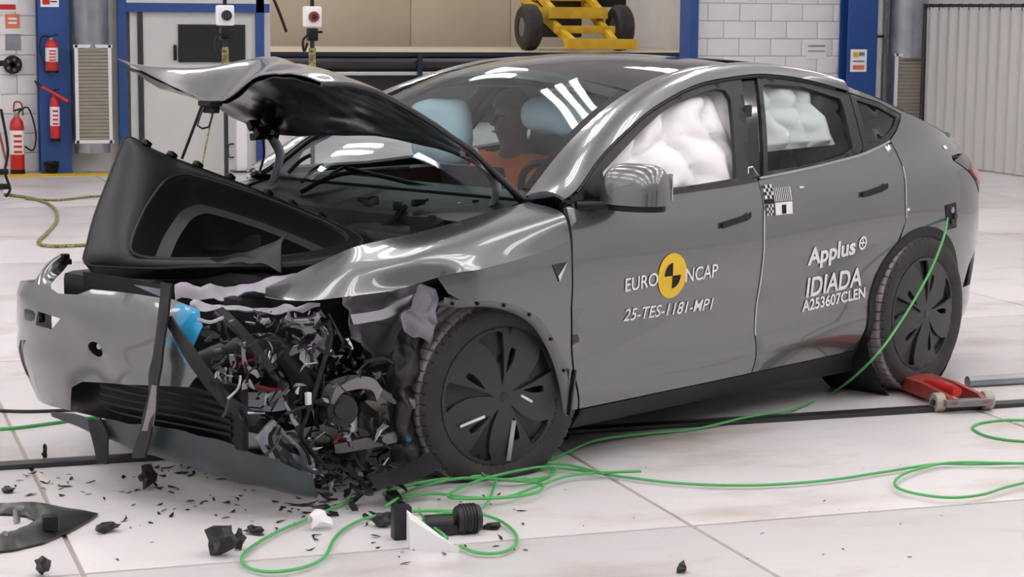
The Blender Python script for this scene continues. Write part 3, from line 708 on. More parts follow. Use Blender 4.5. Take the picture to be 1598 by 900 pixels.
# handles
for d, pts in ((front_door, [(1.375, .858), (1.45, .868), (1.53, .878), (1.565, .890)]), (rear_door, [(2.36, .922), (2.43, .929), (2.51, .940), (2.555, .952)])):
    strip_on('door_handle', pts, .022, M['black'], d, .012)
# rocker cladding
SK = [(.60, .218), (1.2, .220), (2.44, .220), (2.452, .33), (2.472, .33), (2.50, .20), (2.56, .115), (2.3, .115), (2.15, .125), (1.2, .132), (.62, .135)]
panel('sill_cladding', SK, lambda s, z: body(s, z, -.01+.35*(z-.22) if z < .22 else -.01), M['clad'], car, h=.04, t=.02)
# rear quarter
QP = [(2.717, .785)]+arc(ARC, .405, 118, 14, 22)+[(3.32, .42), (3.40, .53), (3.50, .60)]
QPs = [(s_of(x, z), z) for x, z in QP]
QPs += [(3.62, .66), (3.62, .80), (3.55, .92), (3.44, .893), (3.30, .858), (3.24, .898), (3.14, .973), (3.04, 1.032), (3.05, 1.052)]
TOP = [(3.221, 1.143), (3.08, 1.19), (2.919, 1.245), (2.80, 1.29), (2.689, 1.331), (2.55, 1.375), (2.50, 1.39), (2.52, 1.352), (2.54, 1.350), (2.713, 1.307), (2.852, 1.248), (2.82, 1.219), (2.76, 1.179), (2.68, 1.140), (2.683, 1.125), (2.708, 1.02), (2.713, .913)]
QPs += [(s_of(3.50, 1.07), 1.07), (s_of(3.36, 1.105), 1.105)]+[(s_of(x, z), z) for x, z in TOP]
quarter = panel('rear_quarter_panel', QPs, ON, M['paint'], car, h=.04, t=.015)
# arch lip
LIP = arc(ARC, .404, 196, -12, 40)+arc(ARC, .362, -12, 196, 40)
panel('arch_cladding', [(s_of(x, z), z) for x, z in LIP], lambda s, z: body(s, z, .006), M['clad'], car, h=.03, t=.03)
# tail lamp, charge port, bumper
TLp = [(3.048, 1.032), (3.15, .975), (3.25, .90), (3.30, .865), (3.45, .90), (3.56, .93), (4.1, .925), (4.1, 1.01), (3.6, 1.02), (3.3, 1.045), (3.15, 1.047)]
tl = panel('tail_lamp', TLp, lambda s, z: body(s, z, .003), M['gloss'], car, h=.03, t=.03)
panel('lamp_lens', [(3.16, .985), (3.24, .925), (3.30, .90), (3.40, .92), (3.56, .94), (4.0, .94), (4.0, .965), (3.58, .965), (3.42, .965), (3.32, .975)], lambda s, z: body(s, z, .008), M['redlens'], tl, h=.03, t=.008)
a, b = s_of(3.04, .83), s_of(3.14, .83)
cp = panel('charge_port', [(a, .835), (b, .842), (b+.012, .725), (a+.015, .72)], lambda s, z: body(s, z, .003), M['black'], car, h=.02, t=.01)
for k, (ds, dz) in enumerate(((.03, .09), (.05, .06), (.035, .035))):
    q = MB(); c = body(a+ds, .72+dz, .004); q.cyl(c, (c[0], c[1]-.008, c[2]), .014, n=12); q.build('socket', M['alloy' if k == 0 else 'dark'], cp)
RB = [(s_of(x, z), z) for x, z in arc(ARC, .402, -22, 12, 8)]+[(3.33, .42), (3.41, .53), (3.50, .605), (3.62, .655), (4.14, .655), (4.14, .30), (3.6, .24), (3.40, .21)]
panel('rear_bumper', RB, ON, M['paint'], car, h=.04, t=.015)
panel('rear_diffuser', [(3.24, .235), (3.40, .205), (3.6, .235), (4.14, .29), (4.14, .20), (3.5, .15), (3.3, .17)], lambda s, z: body(s, z, -.01), M['clad'], car, h=.05, t=.015)
panel('tailgate_lower', [(3.63, .665), (4.14, .665), (4.14, .915), (3.56, .92), (3.63, .80)], ON, M['paint'], car, h=.04, t=.015)
panel('tailgate_upper', [(3.10, 1.058), (3.3, 1.052), (3.6, 1.027), (4.14, 1.01), (4.14, 1.12), (3.5, 1.10), (3.2, 1.085)], ON, M['paint'], car, h=.04, t=.015)
# pale witness tape along the door shut lines

def tape(pts, wd, parent, m='white'):
    P = spline([(a, b, 0) for a, b in pts], 6); rows = [[body(p[0]+d, p[1], .002) for p in P] for d in (-wd/2, wd/2)]
    return sheet('seam_tape', np.array(rows), M[m], parent, .002, rev=True)
tape([(1.665, .90), (1.663, .84), (1.660, .66), (1.655, .5), (1.655, .40), (1.657, .385)], .007, front_door, 'tape')
tape([(2.704, 1.03), (2.709, .913), (2.714, .80)], .006, rear_door, 'tape')

# ---------------------------------------------------------------- roof line
A_ = [(.50, 1.005), (.585, 1.036), (.801, 1.158), (1.113, 1.284), (1.316, 1.345), (1.466, 1.382), (1.608, 1.407), (1.807, 1.424), (2.004, 1.431), (2.245, 1.409), (2.45, 1.37), (2.53, 1.352)]
B_ = [(.455, -.755, 1.008), (.521, -.738, 1.045), (.665, -.712, 1.137), (.83, -.68, 1.222), (1.06, -.635, 1.318), (1.31, -.595, 1.395), (1.50, -.578, 1.434), (1.68, -.570, 1.457), (1.94, -.57, 1.466), (2.13, -.59, 1.456), (2.37, -.66, 1.425), (2.50, -.70, 1.393)]
Ap = resample([body(p[0], p[1]) for p in spline([(a, b, 0) for a, b in A_], 5)], 50, False)
Bp = resample(spline(B_, 5), 50, False)
rows = []
for t in np.linspace(0, 1, 7):
    bul = np.array([0, -.35, 1.0])*.022*sin(pi*t)
    rows.append(Ap*(1-t)+Bp*t+bul)
rail_ = sheet('roof_rail', np.array(rows).transpose(1, 0, 2)[:, ::-1], M['paint'], car, .012, rev=True)
q = MB(); q.tube([tuple(p+np.array([0, -.004, -.004])) for p in Ap[2:48]], .007, n=6, res=1); q.build('door_seal', M['black'], rail_)
def top_surface(name, x0, x1, crown, m, t, nu=24, nv=25, fore=0.0, inset=0.0, drop=0.0):
    xs = np.array([p[0] for p in Bp]); P = np.zeros((nu, nv, 3))
    for i, x in enumerate(np.linspace(x0, x1, nu)):
        yb = -np.interp(x, xs, Bp[:, 1])-inset; zb = np.interp(x, xs, Bp[:, 2])
        for j, v in enumerate(np.linspace(-1, 1, nv)):
            k = 1-v*v; P[i, j] = (x-fore(i/(nu-1))*k if callable(fore) else x, v*yb, zb+crown(i/(nu-1))*k-drop)
    return sheet(name, P, m, car, t, rev=True)
wind = top_surface('windscreen', .462, 1.235, lambda r: .075*r+.0*(1-r)+.012, M['wind'], .005, fore=lambda r: .13*(1-.25*r), inset=.004)
for s_ in (-1, 1):
    rows = []
    for i in range(2, 40):
        x = .462+(1.235-.462)*i/41; xs = Bp[:, 0]; yb = -np.interp(x, xs, Bp[:, 1]); zb = np.interp(x, xs, Bp[:, 2]); r_ = (x-.462)/.773; row = []
        for v in (1.0, .975, .95):
            k = 1-v*v; row.append((x-.13*(1-.25*r_)*k, s_*v*(yb-.004), zb+(.075*r_+.012)*k+.004))
        rows.append(row)
    sheet('windscreen_border', np.array(rows), M['ink'], car, .004, rev=(s_ > 0))
roof = top_surface('roof_glass', 1.245, 2.35, lambda r: .072*(1-r*.6), M['darkglass'], .006, fore=lambda r: .0975*(1-r), inset=.004)
top_surface('windscreen_header', 1.16, 1.25, lambda r: .0815, M['gloss'], .004, nu=4, fore=lambda r: .1, inset=.006, drop=.008)
top_surface('headliner', 1.25, 2.40, lambda r: .05*(1-r*.6), M['seat'], .01, nu=8, fore=lambda r: .1*(1-r), inset=.02, drop=.04)
# tailgate glass: from the roof down to the spoiler lip
P = np.zeros((14, 21, 3)); 
edge = [(2.36, .66, 1.432), (2.50, .70, 1.398), (2.689, .775, 1.338), (2.919, .832, 1.249), (3.221, .845, 1.150), (3.40, .765, 1.105), (3.56, .62, 1.10)]
E2 = resample(spline(edge, 4), 14, False)
for i in range(14):
    for j, v in enumerate(np.linspace(-1, 1, 21)):
        x, yb, z = E2[i]; k = 1-abs(v)**2.4; r_ = i/13; P[i, j] = (x+.10*k*r_**3, v*yb, z+k*(.055*(1-r_)+.035*r_*(1-r_)+.045*r_))
sheet('tailgate_glass', P, M['darkglass'], car, .006, rev=True)
lipP = [(3.25, .83, 1.138), (3.40, .765, 1.112), (3.52, .66, 1.105), (3.64, .40, 1.13), (3.68, 0, 1.145)]
q = MB(); q.tube(lipP+[(p[0], -p[1], p[2]) for p in lipP[-2::-1]], .018, n=8); q.build('spoiler_lip', M['paint'], car)

# door mirror
mm = empty('door_mirror', (0, 0, 0), parent=car)
mc = sp(990, 318, -1.04)                             # centre of the flat underside
def dome(c, ax, ay, h, taper, m, name, n=40, nr=16, yaw=radians(6)):
    V = []; R = Matrix.Rotation(yaw, 3, 'Z')
    for i in range(nr+1):
        t = i/nr*pi/2; r_ = sin(t)**.55; z = h*cos(t)**.62 if i < nr else 0.0
        for j in range(n):
            a_ = 2*pi*j/n; u = abs(cos(a_))**.75*np.sign(cos(a_)); v = abs(sin(a_))**.75*np.sign(sin(a_))
            p_ = R @ Vector((ax*u*r_+taper*z, ay*v*r_, 0)); V.append((c[0]+p_.x, c[1]+p_.y, c[2]+z))
    F = [(i*n+j, (i+1)*n+j, (i+1)*n+(j+1) % n, i*n+(j+1) % n) for i in range(nr) for j in range(n)]+[tuple(range(n)), tuple(range((nr+1)*n-1, nr*n-1, -1))]
    return sharp(mesh(name, V, F, m, mm), 50)
dome(mc, .088, .135, .148, .10, M['paint'], 'mirror_cap')
q = MB(); n_ = 28
for z0_, z1_, k_ in ((-.022, -.001, 1.0),):
    lo = [(mc[0]+.086*cos(a_)*k_, mc[1]+.132*sin(a_)*k_, mc[2]+z0_) for a_ in np.linspace(0, 2*pi, n_, endpoint=False)]
    V_, F_ = loft([lo, [(p[0], p[1], mc[2]+z1_) for p in lo]], True, True, True); q.add(V_, F_)
q.build('mirror_foot', M['black'], mm)
q = MB(); q.tube([(.56, -.905, .985), (.62, -.945, .985), (mc[0]-.02, -1.0, mc[2]-.012), (mc[0], mc[1]+.02, mc[2]-.012)], .016, n=10); q.build('mirror_arm', M['black'], mm)
q = MB(); q.box((mc[0]+.090, mc[1], mc[2]+.062), (.006, .20, .10), R=Matrix.Rotation(radians(6), 3, 'Z'), bev=.003); q.build('mirror_glass', M['chrome'], mm)

# ---------------------------------------------------------------- lettering on the doors
def surf_text(name, body_txt, p0, p1, hgt, m, parent, bold=.0, shear=0.0, drop=0.0):
    """text running between two (x,z) places on the side, following the body"""
    V, F = text_mesh(body_txt, 1.0, bold, shear); A = np.array(V); lo, hi = A.min(0), A.max(0); w_ = hi[0]-lo[0]; h_ = max(hi[1]-lo[1], 1e-6)
    d = np.array(p1)-np.array(p0); L = np.linalg.norm(d); d /= L; nrm = np.array((-d[1], d[0]))
    P = []
    for v in A:
        q2 = np.array(p0)+d*((v[0]-lo[0])/w_*L)+nrm*((v[1]-lo[1])/h_*hgt); P.append(body(q2[0], q2[1], .0035))
    F = [f if True else f for f in F]
    return mesh(name, P, F, m, parent, smooth=False)
surf_text('lettering', 'EURO', (.792, .648), (.985, .656), .052, M['white'], front_door, .008)
surf_text('lettering', 'NCAP', (1.155, .652), (1.358, .655), .055, M['white'], front_door, .008)
surf_text('lettering', '25-TES-1181-MP1', (.800, .534), (1.352, .524), .048, M['white'], front_door, .008, .12)
surf_text('lettering', 'Applus', (1.985, .622), (2.335, .645), .098, M['white'], rear_door, .03)
surf_text('lettering', 'IDIADA', (2.005, .508), (2.418, .522), .085, M['white'], rear_door, .022)
surf_text('lettering', 'A253607CLEN', (1.982, .448), (2.452, .464), .050, M['white'], rear_door, .022)
def disc(name, c, r0, r1, a0, a1, m, parent, off, n=40):
    V = []; F = []
    A = [radians(a0+(a1-a0)*k/n) for k in range(n+1)]
    for a in A:
        for r in (r0, r1): V.append(body(c[0]+r*cos(a), c[1]+r*sin(a), off))
    F = [(2*k, 2*k+1, 2*k+3, 2*k+2) for k in range(n)]
    return mesh(name, V, F, m, parent, smooth=False)
rc = (1.072, .686)
disc('roundel', rc, 0.0, .088, 0, 360, M['yellow'], front_door, .003)
disc('roundel_quarter', rc, 0.0, .050, 90, 180, M['ink'], front_door, .0045, 16)
disc('roundel_quarter', rc, 0.0, .050, 270, 360, M['ink'], front_door, .0045, 16)
lc = (2.385, .712)
disc('logo_ring', lc, .020, .030, 0, 360, M['white'], rear_door, .0035, 32)
def rect_on(name, x0, z0, x1, z1, m, parent, off=.003, shear=0.0):
    V = [body(x0, z0, off), body(x1, z0+shear, off), body(x1, z1+shear, off), body(x0, z1, off)]
    return mesh(name, V, [(0, 1, 2, 3)], m, parent, smooth=False)
rect_on('logo_bar', 2.368, .709, 2.402, .716, M['white'], rear_door)
rect_on('logo_bar', 2.381, .697, 2.389, .728, M['white'], rear_door)
# target stickers on the shut line
def checker(x0, z0, wx, wz, parent):
    rect_on('sticker', x0, z0, x0+wx, z0+wz, M['white'], parent, .003)
    k = wx/4; l = wz/4
    for i in range(4):
        for j in range(4):
            if (i+j) % 2: rect_on('sticker_square', x0+i*k, z0+j*l, x0+(i+1)*k, z0+(j+1)*l, M['ink'], parent, .0042)
checker(1.680, .945, .060, .055, rear_door)
checker(1.683, .875, .045, .045, rear_door)
rect_on('sticker', 1.742, .875, 1.86, .925, M['white'], rear_door, .003)
rect_on('sticker_square', 1.785, .878, 1.815, .915, M['ink'], rear_door, .0042)
rect_on('sticker', 1.742, .930, 1.86, .985, M['white'], rear_door, .003)
for k in range(9):
    rect_on('sticker_square', 1.746+k*.0125, .930, 1.752+k*.0125, .985, M['ink'], rear_door, .0042)
rect_on('sticker_square', 1.680, .925, 1.735, .942, M['ink'], rear_door, .0042)
rect_on('tip_mark', 1.925, .975, 1.955, .982, M['white'], rear_door, .003)
# pearl-bright scratch marks on the quarter panel
for (x0, z0, x1, z1) in ((3.10, 1.085, 3.13, 1.10), (2.72, .83, 2.74, .842)):
    rect_on('mark', s_of(x0, z0), z0, s_of(x1, z1), z1, M['white'], quarter, .003)
# far side copies
for o in (front_door, rear_door, b_pillar, qw, quarter, rail_):
    mirror(o)
for n_ in ('sill_cladding', 'arch_cladding', 'tail_lamp', 'rear_bumper', 'rear_diffuser', 'tailgate_lower', 'tailgate_upper'):
    mirror(bpy.data.objects[n_])
# the far doors carry no near-side print: drop copied stickers and letters there
for o in list(bpy.data.objects):
    if o.parent is not None and o.parent.scale.y < 0 and o.name.split('.')[0] in ('lettering', 'roundel', 'roundel_quarter', 'logo_ring', 'logo_bar', 'sticker', 'sticker_square', 'tip_mark', 'mark'):
        bpy.data.objects.remove(o)
# ---------------------------------------------------------------- wheels
def tyre_mesh(R, flat, seed=0):
    prof_ = [(.238, -.100), (.262, -.118), (.300, -.127), (.330, -.124), (.347, -.112), (.3545, -.098)]
    tread_y = [-.096, -.062, -.058, -.048, -.044, -.012, -.008, .008, .012, .044, .048, .058, .062, .096]
    groove = [0, 0, 1, 1, 0, 0, 1, 1, 0, 0, 1, 1, 0, 0]
    prof_ += [(.356-(.011 if g else 0)-.6*y*y, y) for y, g in zip(tread_y, groove)]
    prof_ += [(.3545, .098), (.347, .112), (.330, .124), (.300, .127), (.262, .118), (.238, .100)]
    n = 432; V = []; mi = []
    k = R/.356
    for a in range(n):
        th = 2*pi*a/n
        for j, (r, y) in enumerate(prof_):
            rr = r
            cut = (a % 8 == 0) if y < 0 else (a % 8 == 4)
            if .094 < abs(y) < .113 and cut: rr -= .009
            elif abs(y) < .097 and abs(y) > .013 and cut: rr -= .008
            x, z = rr*cos(th)*k, rr*sin(th)*k
            if flat and z < -flat:
                d = -flat-z; z = -flat-.02*d; y2 = y*(1+d*2.5)
            else: y2 = y
            V.append((x, y2, z))
    m = len(prof_); F = []; MI = []
    for a in range(n):
        for j in range(m-1):
            F.append((a*m+j, a*m+j+1, ((a+1) % n)*m+j+1, ((a+1) % n)*m+j)); MI.append(1 if 4 <= j <= m-6 else 0)
    return V, F, MI
def polar(L, th0, R): return [(R*r*cos(radians(th0+t)), R*r*sin(radians(th0+t))) for r, t in L]
POCKET = [(.17, 2), (.30, 3), (.45, 4.5), (.62, 8), (.80, 13), (.93, 19), (.955, 14), (.96, 8), (.96, 2), (.955, -4), (.93, -8), (.80, -8), (.62, -8.5), (.45, -8.5), (.30, -8)]
SLOT = [(.34, -14), (.50, -15), (.66, -17), (.72, -19), (.71, -25), (.62, -26), (.48, -24)]
def wheel(name, loc, rz, camber=0.0, flat=0.0, start=95.0, R=.356, metal_patch=False):
    e = empty(name, loc, 0, car); e.rotation_euler = (camber, 0, rz)
    V, F, MI = tyre_mesh(R, flat); o = mesh('tyre', V, F, [M['rubber'], M['tread']], e); o.data.polygons.foreach_set('material_index', MI); sharp(o, 30)
    RC = .254
    def dome(a, b, off=0.0): r2 = (a*a+b*b)/RC**2; return (a, -.122-.012*(1-r2)+.006*r2*r2-off, b)
    holes = [polar(POCKET, start+72*k, RC) for k in range(5)]+[polar(SLOT, start+72*k, RC) for k in range(5)]
    V2, T = fill([(RC*cos(a), RC*sin(a)) for a in np.linspace(0, 2*pi, 65)[:-1]], holes, .022)
    V, F = thicken([dome(a, b) for a, b in V2], T, .012); mesh('wheel_cover', V, F, M['cover'], e)
    for k in range(5):
        V2, T = fill(polar(POCKET, start+72*k, RC*1.003), [], .022); th = radians(start+72*k)
        def rec(a, b):
            r = math.hypot(a, b)/RC; lat = -a*sin(th)+b*cos(th)
            return dome(a, b, -.008-.10*max(0.0, -lat+.03*r)*r-.010*r)
        V, F = thicken([rec(a, b) for a, b in V2], T, .004); mesh('cover_pocket', V, F, M['coverd'], e)
    q = MB(); q.lathe([(.0, .0), (.20, .0), (.245, -.05), (.252, -.105), (.246, -.115), (.236, -.06), (.20, .03), (.0, .03)], (0, 0, 0), 'Y', 48); q.build('rim', M['alloy' if metal_patch else 'dark'], e)
    q = MB(); q.lathe([(0, -.134), (.020, -.134), (.026, -.131)], (0, 0, 0), 'Y', 20); q.build('hub_cap', M['coverd'], e)
    q = MB(); q.lathe([(.06, -.02), (.165, -.02), (.165, .01), (.06, .01)], (0, 0, 0), 'Y', 40); q.build('brake_disc', M['cast'], e)
    return e
wheel('rear_wheel', (2.885, -.845, .354), 0, 0, flat=.345, start=92)
wheel('rear_wheel', (2.885, .845, .354), pi, 0, flat=.345, start=92)
fw = wheel('front_wheel', (.276, -.712, .307), radians(-13), radians(1.0), flat=.298, start=98, metal_patch=True)
wheel('front_wheel', (.0, .80, .35), pi+radians(-13), 0, flat=.34, start=92)
# bare strips where the cover snapped
q = MB(); q.box((.035, -.133, -.165), (.020, .008, .15), R=Matrix.Rotation(radians(8), 3, 'Y'), bev=.003); q.build('bare_spoke', M['alloy'], fw)
q = MB(); q.box((-.135, -.134, -.075), (.11, .006, .012), R=Matrix.Rotation(radians(-14), 3, 'Y'), bev=.002); q.build('bare_spoke', M['chrome'], fw)
q = MB(); q.box((.10, -.133, -.015), (.06, .006, .010), R=Matrix.Rotation(radians(30), 3, 'Y'), bev=.002); q.build('bare_spoke', M['chrome'], fw)

# wheel houses and underbody
for s_ in (-1, 1):
    q = MB(); q.lathe([(.395, .0), (.395, .32), (0, .32)], (2.875, s_*.93 if s_ < 0 else .61, .345), 'Y', 40); q.build('wheel_house', M['black'], car)
q = MB(); q.box((1.45, 0, .235), (1.95, 1.62, .13), bev=.02); q.box((3.25, 0, .32), (.75, 1.2, .2), bev=.03); q.build('battery_pack', M['black'], car)
q = MB(); q.box((.50, 0, .60), (.06, 1.5, .72)); q.build('firewall', M['black'], car)
q = MB(); q.box((2.35, 0, .55), (.06, 1.2, .5)); q.box((2.95, 0, .72), (1.2, 1.1, .04)); q.build('boot_liner', M['seat'], car)

# ---------------------------------------------------------------- cabin
q = MB(); poly = [(.52, .90), (.50, 1.0), (.62, 1.005), (.85, .99), (.98, .95), (1.02, .88), (.98, .72), (.60, .60)]
q.prism(poly, lambda p: (p[0], -.74, p[1]), lambda p: (p[0], .74, p[1])); dash = q.build('dashboard', M['seat'], car)
q = MB(); q.box((.96, .0, .965), (.015, .36, .20), R=Matrix.Rotation(radians(-12), 3, 'Y'), bev=.005); q.build('centre_screen', M['gloss'], dash)
q = MB(); c0 = Vector((1.05, -.37, .93)); ax = Vector((-.9, 0, -.42)).normalized(); u = Vector((0, 1, 0)); v = ax.cross(u)
q.tube([tuple(c0+(u*cos(a)+v*sin(a))*.18) for a in np.linspace(0, 2*pi, 33)], .016, n=8, res=1); sw = q.build('steering_wheel', M['black'], car)
q = MB(); q.cyl(c0+ax*.03, c0-ax*.02, .07); q.box(tuple(c0), (.03, .34, .03), bev=.008); q.build('wheel_hub', M['black'], sw)
def seat(y, x0, name):
    e = empty(name, (0, 0, 0), 0, car)
    def lp(cx, cz, w_, d_, ang):
        R = Matrix.Rotation(ang, 3, 'Y'); n = 24
        return [tuple(Vector((cx, y, cz))+R @ Vector((d_/2*abs(cos(a))**.6*np.sign(cos(a)), w_/2*abs(sin(a))**.6*np.sign(sin(a)), 0))) for a in np.linspace(0, 2*pi, n, endpoint=False)]
    V, F = loft([lp(x0+.05, .42, .46, .10, .2), lp(x0+.06, .46, .5, .16, .2), lp(x0+.12, .66, .5, .15, .25), lp(x0+.18, .85, .48, .13, .25), lp(x0+.23, 1.0, .40, .10, .2), lp(x0+.24, 1.03, .3, .05, .2)], True, True, True); mesh('backrest', V, F, M['seat'], e)
    q = MB(); q.box((x0-.22, y, .44), (.56, .50, .16), R=Matrix.Rotation(.1, 3, 'Y'), bev=.05); q.build('cushion', M['seat'], e)
    q = MB(); q.box((x0+.25, y, 1.12), (.09, .26, .17), R=Matrix.Rotation(.12, 3, 'Y'), bev=.035); q.build('headrest', M['seat'], e)
    return e
seat(-.37, 1.55, 'front_seat'); seat(.37, 1.62, 'front_seat'); 
q = MB(); q.box((2.28, 0, .80), (.14, 1.2, .62), R=Matrix.Rotation(.25, 3, 'Y'), bev=.05); q.box((2.05, 0, .48), (.5, 1.2, .16), bev=.05); q.build('rear_seat', M['seat'], car)
for y in (-.4, 0, .4):
    q = MB(); q.box((2.40, y, 1.14), (.08, .26, .14), bev=.03); q.build('rear_headrest', M['seat'], car)

# curtain airbags: pillowed cloth behind the near windows
def curtain_bag(name, x0, x1, zlo, zhi, lobes, seed, parent=car):
    nu, nv = 46, 60; P = np.zeros((nu, nv, 3))
    for i in range(nu):
        for j in range(nv):
            u, v = j/(nv-1), i/(nv-1)*(nv-1)/(nu-1); x = x0+(x1-x0)*u; z = zlo(x)+(zhi(x)-zlo(x))*v
            wob = .30*noise.noise(Vector((u*2.3, v*2.6, seed)))+.12*noise.noise(Vector((u*6, v*5, seed+4)))
            ph = (u+wob*.35)*lobes; f = abs(sin(pi*ph))**.55
            f *= (.55+.45*abs(sin(pi*(v*1.7+.4*noise.noise(Vector((u*3, v, seed+9))))))**.5)
            edge = min(1.0, 9*min(u, 1-u)+.1)*min(1.0, 7*min(v, 1-v)+.25)
            dep = .075-.075*f*edge+.016*noise.noise(Vector((x*11, z*14, seed)))
            b_ = body(x, z); P[i, j] = (b_[0], b_[1]+.022+dep, z)
    return sheet(name, P, M['airbag'], parent, .012, rev=False)
curtain_bag('curtain_airbag', .66, 1.70, lambda x: .97, lambda x: min(1.385, 1.09+.36*(x-.66)+.03), 4.6, 1.3)
curtain_bag('curtain_airbag', 1.70, 2.40, lambda x: 1.115+.02*(x-1.7), lambda x: 1.40-.06*max(0, x-2.1), 4.2, 5.1)
def pillow(name, c, d, m, parent=car, seed=0.0, amp=.02, ax=0.0):
    V = []; F = []; nu, nv = 26, 40
    for i in range(nu):
        t = pi*(i/(nu-1)-.5)
        for j in range(nv):
            a = 2*pi*j/nv; p = Vector((abs(cos(t))**.7*cos(a)*d[0]/2, abs(cos(t))**.7*sin(a)*d[1]/2, np.sign(sin(t))*abs(sin(t))**.8*d[2]/2))
            p += p.normalized()*amp*noise.noise(p*9+Vector((seed, 0, 0))) if p.length > 0 else p
            p = Matrix.Rotation(ax, 3, 'Y') @ p; V.append((p.x+c[0], p.y+c[1], p.z+c[2]))
    F = [(i*nv+j, i*nv+(j+1) % nv, (i+1)*nv+(j+1) % nv, (i+1)*nv+j) for i in range(nu-1) for j in range(nv)]
    return mesh(name, V, F, m, parent)
pillow('passenger_airbag', sp(688, 205, .42), (.16, .36, .30), M['airgrey'], seed=2.0)
pillow('driver_airbag', (1.14, -.46, .98), (.16, .40, .38), M['airgrey'], seed=3.0)
pillow('centre_airbag', sp(892, 180, -.16), (.20, .56, .18), M['airgrey'], seed=6.0, amp=.015)
q = MB(); q.box(sp(1238, 222, -.62), (.03, .02, .12), bev=.008); q.build('belt_latch', M['orangep'], car)
q = MB(); q.tube([sp(1312, 178, -.66), sp(1298, 215, -.68), sp(1268, 250, -.70)], .018, n=6); q.build('seat_belt', M['black'], car)
q = MB(); q.box((1.80, -.70, 1.05), (.14, .04, .55), R=Matrix.Rotation(.38, 3, 'Y'), bev=.01); q.build('pillar_trim', M['seat'], car)
for s_ in (-1, 1):
    q = MB(); q.box((2.46, s_*.70, 1.18), (.34, .08, .36), R=Matrix.Rotation(.3, 3, 'Y'), bev=.03); q.build('pillar_lining', M['seat'], car)
    q = MB(); q.box((1.10, s_*.82, .72), (1.0, .10, .55), bev=.03); q.box((2.06, s_*.82, .74), (.7, .10, .58), bev=.03); q.build('door_lining', M['seat'], car)
q = MB(); a = sp(930, 158, 0.0); q.box(a, (.05, .24, .07), bev=.02); q.build('rear_view_mirror', M['gloss'], car)

# ---------------------------------------------------------------- bonnet
HC = [[(.467, -.72, 1.012), (.43, -.60, 1.115), (.45, -.34, 1.185), (.505, 0, 1.213), (.51, .30, 1.215), (.47, .55, 1.20), (.42, .72, 1.20)],
      [(.19, -.745, 1.190), (.20, -.60, 1.25), (.21, -.34, 1.31), (.23, 0, 1.35), (.22, .30, 1.345), (.20, .55, 1.335), (.18, .74, 1.32)],
      [(-.13, -.745, 1.360), (-.13, -.60, 1.405), (-.12, -.34, 1.45), (-.07, 0, 1.49), (-.08, .30, 1.455), (-.09, .55, 1.43), (-.1, .74, 1.41)],
      [(-.36, -.74, 1.446), (-.36, -.60, 1.478), (-.31, -.30, 1.505), (-.20, -.02, 1.505), (-.20, .30, 1.472), (-.20, .55, 1.465), (-.19, .74, 1.462)],
      [(-.50, -.70, 1.455), (-.50, -.52, 1.478), (-.445, -.28, 1.455), (-.375, 0, 1.357), (-.325, .28, 1.395), (-.29, .55, 1.452), (-.265, .75, 1.500)]]
HP = catmull_grid(HC, 46, 60); HP = crumple(HP, .008, 5.0, 2.2); HP = crumple(HP, .002, 15.0, 5.2)
bonnet = sheet('bonnet', HP, M['paint'], car, .004)
NU, NV = HP.shape[:2]
def grid_normals(P):
    du = np.gradient(P, axis=0); dv = np.gradient(P, axis=1); n = np.cross(du, dv); return n/np.linalg.norm(n, axis=2, keepdims=True)
HN = grid_normals(HP)
if HN[NU//2, NV//2, 2] < 0: HN = -HN
inn = HP-HN*.016
for i in range(NU):
    for j in range(NV):
        u, v = i/(NU-1), j/(NV-1)
        rib = max(0, 1-abs(((v*5) % 1)-.5)*5)*.5+max(0, 1-abs(((u*3.2) % 1)-.5)*6)*.5
        inn[i, j] -= HN[i, j]*(.010*min(1, rib)+.004*noise.noise(Vector(HP[i, j])*7))
inner = sheet('bonnet_inner_panel', inn[1:-1, 1:-1], M['under'], bonnet, .004)
# rolled edges
q = MB(); q.tube([tuple(p) for p in (HP-HN*.008)[::3, 0]], .010, n=8, res=1); q.build('bonnet_edge', M['dark'], bonnet)
q = MB(); q.tube([tuple(p) for p in (HP-HN*.012)[0, ::3]], .014, n=8, res=1); q.build('rear_seal', M['black'], bonnet)
# latch striker and hanging loop at the nose
q = MB(); q.box(sp(328, 161, 0.0), (.06, .07, .022), bev=.006); q.box(sp(330, 170, .0), (.04, .05, .03), bev=.006); q.build('latch_plate', M['black'], bonnet)
q = MB(); q.tube([sp(318, 168, 0), sp(308, 196, .0), sp(326, 198, .0), sp(333, 168, 0)], .004, n=6, res=2); q.build('striker_loop', M['dark'], bonnet)
q = MB(); q.tube([sp(315, 165, .02), sp(300, 205, .08), sp(284, 247, .14)], .006, n=6); q.build('support_rod', M['black'], car)
